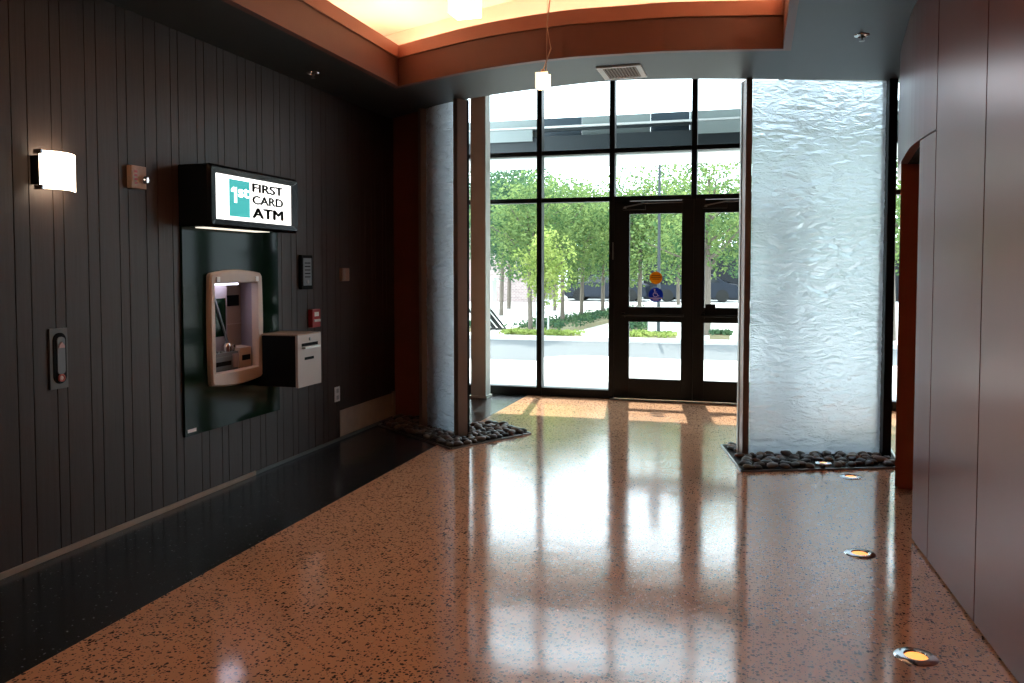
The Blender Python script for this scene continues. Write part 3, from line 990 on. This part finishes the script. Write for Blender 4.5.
for r0, r1 in zip(rings, rings[1:]):
    n = len(r0)
    for k in range(n): bm.faces.new((r0[k], r0[(k + 1) % n], r1[(k + 1) % n], r1[k]))
obj('sign_frame', bm, M['signblack'], sg, smooth=True)
FX = SX - 0.012
face = obj('sign_face', B(FX - 0.006, FX, SY0 + 0.07, SY1 - 0.07, SZ0 + 0.045, SZ1 - 0.045), M['signface'], sg)
yA, yB = SY0 + 0.075, SY1 - 0.075
fw = yB - yA
zA, zB = SZ0 + 0.05, SZ1 - 0.05
fh = zB - zA
lg = obj('logo_block', B(FX, FX + 0.0015, yA + fw * 0.165, yA + fw * 0.42, zA + fh * 0.09, zB - fh * 0.08), M['teal'], face)


def place_text(s, y0, y1, zb, zt, mat, parent, x, bold=0.0, name='lettering'):
    src, wd = text_bm(s, 1.0, 0.004, 0.0)
    bm = bmesh.new()
    for dx, dy in ((0, 0), (bold, 0), (-bold, 0), (0, bold * 0.6), (0, -bold * 0.6)):   # heavier strokes
        t = src.copy()
        bmesh.ops.translate(t, vec=(dx, dy, 0), verts=t.verts)
        join(bm, t)
        if not bold: break
    src.free()
    zs = [v.co.y for v in bm.verts]
    lo, hi = min(zs), max(zs)
    for v in bm.verts:
        a, b, c = v.co
        v.co = Vector((x + max(0, c) * 0.15, y0 + (y1 - y0) * a / wd, zb + (zt - zb) * (b - lo) / (hi - lo)))
    return obj(name, bm, mat, parent)


y1_, y2_, zt_, zb_ = yA + fw * 0.20, yA + fw * 0.262, zB - fh * 0.25, zA + fh * 0.40
hh = zt_ - zb_
bm = prism_x(bmesh.new(), [(y1_ - fw * .012, zt_ - hh * .16), (y1_ + fw * .01, zt_), (y2_ - fw * .006, zt_), (y2_ - fw * .006, zb_), (y1_ + fw * .025, zb_), (y1_ + fw * .025, zt_ - hh * .30), (y1_ - fw * .012, zt_ - hh * .30)], FX + 0.0016, FX + 0.003)
obj('numeral', bm, M['signface'], lg)
place_text('st', yA + fw * 0.278, yA + fw * 0.405, zA + fh * 0.54, zB - fh * 0.25, M['signface'], lg, FX + 0.0018, 0.03, 'letters')
place_text('FIRST', yA + fw * 0.46, yA + fw * 0.875, zA + fh * 0.70, zB - fh * 0.085, M['inkgrey'], face, FX + 0.0005, 0.048, 'word_first')
place_text('CARD', yA + fw * 0.46, yA + fw * 0.875, zA + fh * 0.42, zB - fh * 0.37, M['inkgrey'], face, FX + 0.0005, 0.048, 'word_card')
place_text('ATM', yA + fw * 0.46, yA + fw * 0.875, zA + fh * 0.095, zB - fh * 0.655, M['ink'], face, FX + 0.0005, 0.055, 'word_atm')
obj('under_lamp', B(LX + 0.05, SX - 0.06, SY0 + 0.10, SY1 - 0.28, SZ0 - 0.006, SZ0 + 0.002, 0.002), lamp_mat('sign underside lamp', (1, 0.9, 0.75), 0.7), sg)

# deposit box
DX = -3.15
db = thing('deposit_box', 'beige metal deposit box with two slots on the boarded wall', 'deposit box', (LX, 5.44, 0.65))
obj('body', B(LX, DX - 0.006, 5.285, 5.60, 0.652, 1.022, 0.004), M['black'], db, label='side casing coloured black for its unlit side')  # shade of the unlit near side painted in as black
bm = prism_x(bmesh.new(), [(5.278, 0.648), (5.608, 0.648), (5.608, 1.026), (5.278, 1.026)], DX - 0.02, DX)
obj('face_plate', bm, M['beigebox'], db)
obj('top_plate', B(LX, DX, 5.278, 5.608, 1.026, 1.034, 0.002), M['strip_lt'], db)
tr = obj('slot_tray', B(DX - 0.001, DX + 0.03, 5.335, 5.555, 0.925, 0.94, 0.003), M['pale'], db)
obj('upper_slot', B(DX - 0.0005, DX + 0.002, 5.33, 5.56, 0.944, 0.966), M['black'], db)
obj('lower_slot', B(DX - 0.0005, DX + 0.002, 5.37, 5.50, 0.842, 0.862), M['black'], db)
obj('lock', lathe(bmesh.new(), [(0.013, 0), (0.013, 0.006), (0.008, 0.008), (0, 0.008)], TX(DX, 5.445, 0.993), 16), M['steel'], db)

# ------------------------------------------------------------------ small things on the left wall
sc = thing('wall_sconce', 'glowing curved glass wall sconce on dark boards', 'lamp', (LX, 3.5, 2.0))
obj('back_plate', B(LX, LX + 0.02, 3.40, 3.55, 1.925, 2.085, 0.004), M['black'], sc)
bm = bmesh.new()
nA = 18
pa = []
for k in range(nA + 1):
    t = k / nA
    yy = 3.34 + 0.225 * t
    xx = LX + 0.062 + 0.05 * (1 - (2 * t - 1) ** 2)
    pa.append((xx, yy))
pb = [(x + 0.005, y) for x, y in reversed(pa)]
prism(bm, pa + pb, 1.908, 2.098)
obj('glass_shade', bm, M['shade'], sc)
for yy in (3.352, 3.55):
    bm = bmesh.new()
    box(bm, LX, LX + 0.07, yy - 0.006, yy + 0.006, 1.93, 2.075, 0.001)
    obj('side_arm', bm, M['black'], sc)
for zz in (1.915, 2.092):
    obj('shade_clip', B(LX + 0.03, LX + 0.08, 3.335, 3.35, zz - 0.012, zz + 0.012, 0.002), M['chrome'], sc)

al = thing('fire_strobe', 'tan fire strobe with round clear lens beside the sconce', 'alarm', (LX, 4.08, 2.04))
obj('housing', B(LX, LX + 0.035, 4.012, 4.135, 1.975, 2.108, 0.005), M['tan'], al)
obj('lens', lathe(bmesh.new(), [(0.026, 0), (0.026, 0.012), (0.018, 0.03), (0, 0.034)], TX(LX + 0.035, 4.108, 2.03), 20), M['chrome'], al, smooth=True)
obj('warning_text', (lambda b: [box(b, LX + 0.035, LX + 0.0355, 4.035, 4.06, 2.0 + k * 0.022, 2.014 + k * 0.022) for k in range(4)] and b)(bmesh.new()), M['red'], al)

cs = thing('call_station', 'steel plate call station with arrow and round buttons low on boards', 'call button', (LX, 3.485, 1.03))
bm = bmesh.new()
box(bm, LX, LX + 0.010, 3.428, 3.545, 0.878, 1.196, 0.002)
obj('plate', bm, M['strip_dk'], cs)
obj('button_panel', prism_x(bmesh.new(), outline(3.447, 3.532, 0.905, 1.172, 0.0, 0.0, 0.04), LX + 0.008, LX + 0.014), M['black'], cs)
obj('centre_strip', prism_x(bmesh.new(), outline(3.470, 3.52, 0.955, 1.15, 0.0, 0.0, 0.02), LX + 0.012, LX + 0.018), M['console'], cs)
obj('arrow_button', prism_x(bmesh.new(), [(3.476, 1.093), (3.512, 1.093), (3.512, 1.105), (3.494, 1.125), (3.476, 1.105)], LX + 0.015, LX + 0.024), pm('pink button', (0.55, 0.33, 0.30), 0.4), cs)
obj('round_button', lathe(bmesh.new(), [(0.012, 0.004), (0.014, 0.009), (0.02, 0.009), (0.021, 0)], TX(LX + 0.013, 3.494, 0.935), 20), pm('red ring', (0.5, 0.10, 0.08), 0.4), cs)
obj('key_switch', lathe(bmesh.new(), [(0.011, 0), (0.011, 0.007), (0, 0.008)], TX(LX + 0.013, 3.494, 0.935), 16), M['bezel'], cs)

ip = thing('intercom_panel', 'slim black intercom panel on boards right of the lit sign', 'intercom', (LX, 5.97, 1.48))
obj('body', B(LX, LX + 0.03, 5.885, 6.06, 1.345, 1.62, 0.006), M['black'], ip)
bm = B(LX + 0.03, LX + 0.032, 5.91, 6.035, 1.375, 1.595)
obj('face', bm, M['console'], ip)
bm = bmesh.new()
for k in range(5):
    box(bm, LX + 0.032, LX + 0.034, 5.93, 6.015, 1.44 + k * 0.028, 1.448 + k * 0.028)
obj('speaker_slot', bm, M['black'], ip)
obj('button', lathe(bmesh.new(), [(0.016, 0), (0.016, 0.006), (0, 0.007)], TX(LX + 0.032, 5.972, 1.405), 16), M['steel'], ip)

th_ = thing('thermostat', 'small tan thermostat high near the oxblood return wall', 'thermostat', (LX, 6.64, 1.46))
obj('body', B(LX, LX + 0.03, 6.565, 6.70, 1.402, 1.518, 0.006), M['tan'], th_)
obj('cover_strip', B(LX + 0.03, LX + 0.034, 6.575, 6.62, 1.41, 1.51, 0.001), M['strip_lt'], th_)

fa = thing('fire_alarm_pull', 'small red fire alarm pull station above the deposit box', 'alarm', (LX, 6.11, 1.1))
obj('body', B(LX, LX + 0.04, 6.03, 6.16, 1.03, 1.178, 0.005), M['red'], fa)
obj('handle', B(LX + 0.04, LX + 0.052, 6.05, 6.14, 1.075, 1.095, 0.002), M['white'], fa)
obj('label_plate', B(LX + 0.04, LX + 0.0415, 6.06, 6.13, 1.12, 1.155), M['white'], fa)

ou = thing('wall_outlet', 'white power outlet low on boards above the beige patch', 'outlet', (LX, 6.5, 0.41))
obj('plate', B(LX, LX + 0.007, 6.455, 6.545, 0.35, 0.48, 0.002), M['white'], ou)
for zz in (0.385, 0.445):
    obj('socket', B(LX + 0.007, LX + 0.009, 6.48, 6.52, zz - 0.018, zz + 0.018, 0.001), M['pale'], ou)

# ------------------------------------------------------------------ ceiling things
vt = thing('air_vent', 'white framed air vent in the dark soffit above the doors', 'vent', (-0.98, 6.33, 3.0))
V = [(-1.145, 6.13), (-0.825, 6.13), (-0.825, 6.52), (-1.145, 6.52)]
bm = bmesh.new()
for a in ((-1.15, -0.82, 6.13, 6.165), (-1.15, -0.82, 6.49, 6.525), (-1.15, -1.11, 6.165, 6.49), (-0.86, -0.82, 6.165, 6.49)):
    box(bm, a[0], a[1], a[2], a[3], 2.988, 3.0, 0.002)
obj('frame', bm, M['white'], vt)
obj('backing', B(-1.11, -0.86, 6.165, 6.49, 2.9975, 2.9995), M['black'], vt)
bm = bmesh.new()
for k in range(11):
    box(bm, -1.108 + k * 0.0232, -1.099 + k * 0.0232, 6.165, 6.49, 2.990, 2.997)
for k in range(7):
    box(bm, -1.11, -0.86, 6.195 + k * 0.045, 6.200 + k * 0.045, 2.9905, 2.9965)
obj('grille', bm, M['strip_lt'], vt)


def sprinkler(x, y, label):
    t = thing('fire_sprinkler', label, 'sprinkler', (x, y, 3.0))
    MM = Matrix.Translation((x, y, 3.0)) @ Matrix.Rotation(math.pi, 4, 'X')
    obj('escutcheon', lathe(bmesh.new(), [(0.022, 0.004), (0.026, 0.012), (0.046, 0.006), (0.048, 0.0)], MM, 28), M['chrome'], t, smooth=True)
    bm = lathe(bmesh.new(), [(0.010, 0), (0.009, 0.02), (0.004, 0.024), (0.004, 0.036), (0.018, 0.037), (0.018, 0.039), (0, 0.04)], MM, 16)
    obj('head', bm, M['steel'], t)


sprinkler(0.636, 5.785, 'chrome fire sprinkler in the soffit at right near the maroon panels')
sprinkler(-3.253, 5.713, 'dim fire sprinkler in the dark soffit at left above the boards')


def pendant(x, y, zb, s, label, wires):
    t = thing('pendant_lamp', label, 'lamp', (x, y, zb))
    MM = Matrix.Translation((x, y, zb))
    # open square glass jacket around a halogen capsule
    r = 0.036 * s
    bm = bmesh.new()
    box(bm, x - r, x + r, y - r, y - r + 0.005, zb, zb + 0.085 * s, 0.001)
    box(bm, x - r, x + r, y + r - 0.005, y + r, zb, zb + 0.085 * s, 0.001)
    box(bm, x - r, x - r + 0.005, y - r + .005, y + r - .005, zb, zb + 0.085 * s, 0.001)
    box(bm, x + r - 0.005, x + r, y - r + .005, y + r - .005, zb + 0.01, zb + 0.075 * s, 0.001)
    obj('glass_jacket', bm, M['frost'], t)
    obj('socket', lathe(bmesh.new(), [(0, 0.105 * s), (0.012 * s, 0.105 * s), (0.014 * s, 0.07 * s), (0.012 * s, 0.05 * s), (0, 0.05 * s)], MM, 16), M['cord'], t)
    obj('bulb', lathe(bmesh.new(), [(0, 0.05 * s), (0.010 * s, 0.045 * s), (0.012 * s, 0.02 * s), (0, 0.004 * s)], MM, 14), M['bulb'], t)
    if wires:
        top = zb + 0.1 * s
        p = [Vector((x, y, top)), Vector((x + 0.045, y, top + 0.12)), Vector((x + 0.022, y, top + 0.25)), Vector((x + 0.04, y, top + 0.4)), Vector((x + 0.042, y, 3.64))]
        obj('cord', tube(bmesh.new(), p, 0.0035, 6), M['cord'], t)
        obj('cable', tube(bmesh.new(), [(x + 0.02, y, top - 0.01), (x + 0.03, y, 3.64)], 0.0015, 5), M['cord'], t)
    else:
        obj('cord', tube(bmesh.new(), [(x, y, zb + 0.1 * s), (x - 0.01, y, zb + 0.4), (x, y, 3.64)], 0.0035, 6), M['cord'], t)


pendant(-1.164, 4.6, 2.525, 1.0, 'small glass pendant lamp on thin cord hanging before the windows', True)
pendant(-0.815, 2.3, 2.235, 1.08, 'bright glass pendant lamp cut by the top edge of the photo', False)

# ------------------------------------------------------------------ outside: ground
bm = B(-30, 26, WY + 0.12, 13.4, -0.12, -0.02)
struct('ground', bm, M['concrete'], label='pale sunlit pavement outside the doors', cat='ground')
cor = [(-3.25, 13.4), (-3.5, 13.55), (-3.5, 14.0), (-3.2, 14.35), (-2.9, 14.5), (-1.5, 14.3), (26, 14.2), (26, 13.4)]
struct('ground_corner', prism(bmesh.new(), cor, -0.12, -0.018), M['concrete'], label='rounded pavement corner at the road', cat='ground')
struct('road', B(-60, 50, 11.9, 18.2, -0.2, -0.10), M['asphalt'], label='pale grey road in front of the trees', cat='road')
struct('ground_far', B(-90, 80, 18.2, 140, -0.2, -0.11), M['concrete'], label='bright plaza beyond the road', cat='ground')
struct('kerb', B(-30, 50, 18.2, 18.4, -0.15, 0.0, 0.01), M['kerb'], label='kerb on the far side of the road', cat='kerb')


def leaves(bm, centre, rad, n, size, rnd, shell=0.35):
    for _ in range(n):
        while True:
            d = Vector((rnd.uniform(-1, 1), rnd.uniform(-1, 1), rnd.uniform(-1, 1)))
            if shell < d.length < 1: break
        p = centre + Vector((d.x * rad[0], d.y * rad[1], d.z * rad[2]))
        u = Vector((rnd.gauss(0, 1), rnd.gauss(0, 1), rnd.gauss(0, 0.7))).normalized()
        v = u.cross(Vector((rnd.gauss(0, 1), rnd.gauss(0, 1), rnd.gauss(0, 1)))).normalized()
        s = size * rnd.uniform(0.6, 1.3)
        a = bm.verts.new(p - u * s); b = bm.verts.new(p + v * s * 0.55 + u * s * 0.1)
        c = bm.verts.new(p + u * s); e = bm.verts.new(p - v * s * 0.55 + u * s * 0.1)
        bm.faces.new((a, b, c, e))


def tree_proto(height, crown_w, crown_z, n, size, leafmat, seed, trunk=0.11, fork=0.42):
    rnd = random.Random(seed)
    t = thing('tree', 'x', 'tree')
    bm = bmesh.new()
    bend = rnd.uniform(-.12, .12)
    top = Vector((bend, 0, height * 0.8))
    fz = height * fork
    tube(bm, [(0, 0, -0.15), (bend * .3, 0, fz * 0.5), (bend * .6, 0, fz), (bend, 0, height * .66), top], [trunk * 1.15, trunk, trunk * .8, trunk * .45, trunk * .15], 8)
    cl = []
    nb = 9
    for k in range(nb):
        a = k * 2.4 + rnd.uniform(-.3, .3)
        z0 = fz + (height * 0.28) * k / nb
        ln = crown_w * rnd.uniform(0.55, 0.95)
        e = Vector((bend * .7 + math.cos(a) * ln, math.sin(a) * ln, z0 + rnd.uniform(.25, .6) * height * .4))
        mid = Vector((bend * .6 + math.cos(a) * ln * .45, math.sin(a) * ln * .45, z0 + (e.z - z0) * .35))
        tube(bm, [(bend * .6, 0, z0 - .05), mid, e], [trunk * .45, trunk * .3, trunk * .1], 6)
        cl.append(e); cl.append(mid)
    obj('trunk', bm, M['bark'], t, smooth=True)
    bm = bmesh.new()
    H = height - crown_z
    for c in cl: leaves(bm, c, (crown_w * .42, crown_w * .42, H * .2), int(n * 0.5 / len(cl)), size, rnd, 0.1)
    for k in range(7):
        a = k * 0.9
        z = crown_z + H * (0.18 + 0.68 * (k / 6))
        rr = crown_w * math.sin(math.pi * (0.22 + 0.68 * k / 6)) * 0.45
        leaves(bm, Vector((math.cos(a * 2.4) * rr, math.sin(a * 2.4) * rr, z)), (crown_w * .5, crown_w * .5, H * .2), int(n * 0.5 / 7), size, rnd, 0.1)
    obj('foliage', bm, leafmat, t)
    return t


def copy_tree(o, parent=None):
    c = o.copy()
    C.objects.link(c)
    c.parent = parent
    for ch in list(o.children): copy_tree(ch, c)
    return c


protoA = tree_proto(4.3, 1.35, 1.0, 6500, 0.055, M['leaf'], 21, trunk=0.062)
protoB = tree_proto(5.2, 1.9, 1.1, 7000, 0.075, M['leafdk'], 22, trunk=0.07)
protoC = tree_proto(2.5, 0.62, 0.6, 2300, 0.045, M['leafyl'], 23, trunk=0.022)
protoD = tree_proto(5.0, 1.9, 1.5, 5200, 0.06, M['leaf'], 24, trunk=0.10, fork=0.3)
used = set()


def plant(proto, x, y, s, rz, label, group=None, sz=None):
    o = proto if proto.name not in used else copy_tree(proto)
    used.add(proto.name)
    o.location = (x, y, -0.02); o.rotation_euler = (0, 0, rz); o.scale = (s, s, sz or s)
    tag(o, label, 'tree', group)


plant(protoA, -5.45, 20.3, 0.92, 0.3, 'leafy street tree with dark trunk, nearest of the row seen through the middle window')
plant(protoA, -5.15, 22.6, 0.95, 1.7, 'second leafy street tree of the row seen through the middle window')
plant(protoA, -5.15, 25.2, 0.98, 2.9, 'third leafy street tree, where the row recedes behind the middle window')
plant(protoA, -4.95, 27.8, 1.0, 4.1, 'fourth leafy street tree, small and far in the receding row')
plant(protoA, -4.6, 31.0, 1.0, 5.0, 'farthest leafy street tree seen just left of the door frame')
plant(protoC, -4.75, 18.75, 1.0, 0.5, 'young yellow green sapling tied to stakes by the road')
plant(protoD, -1.15, 21.0, 1.0, 0.9, 'large forked tree seen through the right door glass')
plant(protoA, -3.2, 24.0, 1.02, 2.2, 'leafy tree seen through the left part of the left door glass')
plant(protoA, -2.1, 27.0, 1.08, 3.2, 'leafy tree seen through the right part of the left door glass')
plant(protoD, 3.0, 20.6, 0.98, 2.4, 'large forked tree seen beyond the right water panel')
plant(protoD, 1.0, 24.5, 0.98, 4.0, 'tree blurred behind the bright water panel')
plant(protoB, -8.6, 28.0, 1.0, 0.0, 'dark green tree at the left edge of the windows, in front of the brick building')
plant(protoB, -9.8, 33.0, 1.12, 1.0, 'taller dark green tree behind the left edge of the windows')
plant(protoB, -7.6, 32.0, 0.94, 2.0, 'dark green tree behind the sapling')
plant(protoB, -6.0, 38.0, 1.0, 3.0, 'dark green tree at the back of the plaza, left half')
plant(protoB, -3.4, 39.0, 1.05, 4.2, 'dark green tree at the back of the plaza behind the left door')
plant(protoB, -0.6, 38.0, 1.05, 5.1, 'dark green tree at the back of the plaza behind the right door')
plant(protoB, 3.0, 37.0, 1.05, 0.7, 'dark green tree at the back of the plaza behind the water panel')
plant(protoB, 6.8, 36.0, 1.1, 1.6, 'dark green tree at the back of the plaza, rightmost')
# sapling stakes
st = thing('sapling_stakes', 'pair of pale stakes holding the young sapling', 'stakes', (-4.75, 18.75, 0))
for dx in (-0.13, 0.14):
    obj('stake', tube(bmesh.new(), [(-4.75 + dx, 18.75, -0.1), (-4.75 + dx, 18.75, 0.95)], 0.022, 8), M['pale'], st)
obj('tie', B(-4.87, -4.60, 18.74, 18.76, 0.78, 0.81), M['pale'], st)


def planting(name, poly, n, h, mat, label, seed, soil='soil', sz=0.05):
    rnd = random.Random(seed)
    bm = prism(bmesh.new(), poly, -0.12, 0.0)
    t = tag(obj(name + '_soil', bm, M[soil]), label + ', its bare soil', 'soil', kind='structure')
    bm = bmesh.new()
    xs_, ys_ = [p[0] for p in poly], [p[1] for p in poly]
    k = 0
    while k < n:
        p = (rnd.uniform(min(xs_), max(xs_)), rnd.uniform(min(ys_), max(ys_)))
        if not inside(p, poly): continue
        leaves(bm, Vector((p[0], p[1], h * 0.45)), (0.12, 0.12, h * 0.5), 5, sz, rnd, 0.0)
        k += 1
    tag(obj(name, bm, mat), label, 'plants', kind='stuff')


planting('ground_cover', [(-5.7, 18.5), (-3.9, 18.45), (-3.85, 18.95), (-5.6, 19.15)], 190, 0.12, M['leafyl'], 'low yellow green plants at the kerb around the sapling', 1)
planting('low_hedge', [(-6.1, 20.1), (-4.6, 20.0), (-4.3, 24.5), (-4.0, 31.0), (-4.7, 31), (-5.5, 24.5)], 520, 0.22, M['leafdk'], 'low clipped hedge at the feet of the receding tree row', 2)
planting('low_hedge', [(-8.6, 20.6), (-6.9, 20.3), (-6.8, 20.7), (-8.5, 21.0)], 160, 0.2, M['leafdk'], 'low clipped hedge under the left edge of the windows', 3)
planting('ground_cover', [(-2.75, 18.6), (-1.75, 18.55), (-1.7, 19.2), (-2.75, 19.3)], 120, 0.12, M['leafyl'], 'low yellow green plants at the kerb seen through the left door', 4)
planting('low_hedge', [(-3.3, 20.5), (-2.3, 20.4), (-2.2, 22.0), (-3.3, 22.3)], 150, 0.22, M['leafdk'], 'low hedge seen through the lower glass of the left door', 5)
planting('low_hedge', [(-1.0, 19.7), (-0.55, 19.7), (-0.55, 20.0), (-1.0, 20.0)], 50, 0.12, M['leafdk'], 'small green clump seen through the lower glass of the right door', 6)

# white stone pillar and bicycle stand at the left
pl = thing('stone_pillar', 'pale square stone pillar seen at the left edge of the windows', 'pillar', (-7.1, 22.0, -0.1))
obj('shaft', B(-7.35, -6.95, 21.8, 22.2, -0.1, 1.22, 0.01), M['canopyunder'], pl)
obj('cap', B(-7.40, -6.90, 21.75, 22.25, 1.22, 1.30, 0.01), M['canopyunder'], pl)
rk = thing('bicycle_rack', 'dark slanted bicycle rack beside the pale pillar', 'bicycle rack', (-6.8, 21.2, -0.1))
for k in range(4):
    x = -7.15 + k * 0.17
    pts = [(x - 0.22, 21.0, 0.45), (x + 0.25, 21.0, -0.1)]
    lo = [(x - 0.22 + 0.0, 21.3, 0.45), (x + 0.25, 21.3, -0.1)]
    obj('rack_hoop', tube(bmesh.new(), [pts[1], pts[0], lo[0], lo[1]], 0.026, 8), M['darkmetal'], rk)
obj('base_rail', tube(bmesh.new(), [(-7.3, 21.0, -0.06), (-6.3, 21.0, -0.06)], 0.03, 8), M['darkmetal'], rk)
# lamp post seen through the left door
lp = thing('lamp_post', 'thin dark lamp post standing beyond the left door', 'lamp post', (-2.09, 18.95, -0.1))
obj('pole', tube(bmesh.new(), [(-2.09, 18.95, -0.1), (-2.09, 18.95, 3.95)], [0.04, 0.03], 10), M['roofgrey'], lp)
obj('base', lathe(bmesh.new(), [(0.08, 0), (0.08, 0.14), (0.045, 0.18)], Matrix.Translation((-2.09, 18.95, -0.1)), 14), M['roofgrey'], lp)
bx = obj('concrete_block', B(-2.45, -1.95, 19.9, 20.4, -0.1, 0.55, 0.03), M['canopyunder'])
tag(bx, 'pale concrete bollard block seen through the lower glass of the left door', 'block')

# street canopy across the top of the view
cp = thing('street_canopy', 'long dark canopy with pale glass panels crossing outside the windows', 'canopy', (-1, 13, 3.2))
CL, CR = -9.5, 8.0
obj('fascia', B(CL, CR, 12.0, 12.12, 3.19, 3.47, 0.004), M['roofgrey'], cp)
obj('underside', B(CL, CR, 12.12, 13.4, 3.17, 3.21), M['canopyunder'], cp)
obj('rail', B(CL, CR, 11.96, 12.0, 3.585, 3.612), M['canopyunder'], cp)
obj('rail', B(CL, CR, 12.01, 12.05, 3.545, 3.585), M['roofgrey'], cp)
x = CL
k = 0
while x < CR - 0.2:
    wd = (1.0, 0.55, 1.35, 0.62)[k % 4]
    x1 = min(CR, x + wd)
    obj('glass_panel', B(x, x1 - 0.004, 12.05, 12.07, 3.44, 3.74), M['canopyglass'] if k % 2 == 0 else M['canopyblue'], cp)
    if k % 4 == 2: obj('glass_panel', B(x + 0.05, x1 - 0.1, 11.93, 11.945, 3.40, 3.57), M['canopyglass'], cp)
    x = x1; k += 1
for x in (CL + 0.3, CR - 0.3):
    obj('post', B(x - 0.1, x + 0.1, 13, 13.2, -0.11, 3.18), M['roofgrey'], cp)

# brick building and parked cars at the back
bd = thing('brick_building', 'low mauve brick building behind the trees at left', 'building', (-16, 42, -0.1))
obj('wall', B(-30, -10.6, 40, 45.4, -0.11, 5.6), M['brick'], bd)
obj('roof', B(-30.2, -10.2, 41.8, 50.2, 5.6, 5.9), M['canopyunder'], bd)
for k in range(6):
    x = -28.5 + k * 3.1
    f = obj('window', B(x, x + 1.6, 41.94, 42.02, 1.0, 2.8), M['canopyunder'], bd)
    obj('pane', B(x + 0.1, x + 1.5, 41.92, 41.95, 1.1, 2.7), M['carglass'], f)
b2 = thing('parking_structure', 'long dark low building front behind the tree trunks', 'building', (0, 46, -0.1))
obj('wall', B(-10.2, 24, 46, 52, -0.11, 2.4), pm('blue grey block', (0.014, 0.016, 0.021), 0.8, var=0.2), b2)
obj('roof', B(-10.4, 24.2, 45.6, 52.2, 2.4, 2.7), M['roofgrey'], b2)
for k in range(10):
    obj('pillar', B(-9.5 + k * 3.3, -9.2 + k * 3.3, 45.7, 45.95, -0.11, 2.4), M['kerb'], b2)


def car_proto():
    t = thing('car', 'x', 'car')
    prof = [(-2.1, .22), (-2.15, .75), (-1.3, .92), (-.7, 1.38), (.75, 1.42), (1.45, .98), (2.1, .85), (2.15, .24)]
    bm = bmesh.new()
    for s in (-1,):
        lo = [bm.verts.new((x, -.82, z)) for x, z in prof]; hi = [bm.verts.new((x, .82, z)) for x, z in prof]
        bm.faces.new(lo); bm.faces.new(hi)
        for i in range(len(prof)):
            j = (i + 1) % len(prof)
            bm.faces.new((lo[i], lo[j], hi[j], hi[i]))
    bmesh.ops.bevel(bm, geom=list(bm.edges), offset=.05, segments=2, affect='EDGES')
    obj('body', bm, M['carblue'], t, smooth=True)
    bm = bmesh.new()
    g = [(-1.15, .95), (-.66, 1.32), (.7, 1.36), (1.25, .99)]
    lo = [bm.verts.new((x, -.835, z)) for x, z in g]; hi = [bm.verts.new((x, .835, z)) for x, z in g]
    bm.faces.new(lo); bm.faces.new(hi)
    for i in range(4): bm.faces.new((lo[i], lo[(i + 1) % 4], hi[(i + 1) % 4], hi[i]))
    obj('side_window', bm, M['carglass'], t)
    for x in (-1.35, 1.35):
        for y in (-.73, .73):
            bm = lathe(bmesh.new(), [(0, -.1), (.3, -.1), (.33, -.05), (.33, .05), (.3, .1), (0, .1)], Matrix.Translation((x, y, .33)) @ Matrix.Rotation(R(90), 4, 'X'), 20)
            obj('wheel', bm, M['tyre'], t)
    return t


car = car_proto()
spots = [(-7.4, 43.0, 'dark parked car far behind the tree row'), (-2.9, 43.2, 'dark parked car far behind the left door'), (2.6, 43.0, 'dark parked car far behind the right door')]
for i, (x, y, lb) in enumerate(spots):
    o = car if i == 0 else copy_tree(car)
    o.location = (x, y, -0.11)
    tag(o, lb, 'car')
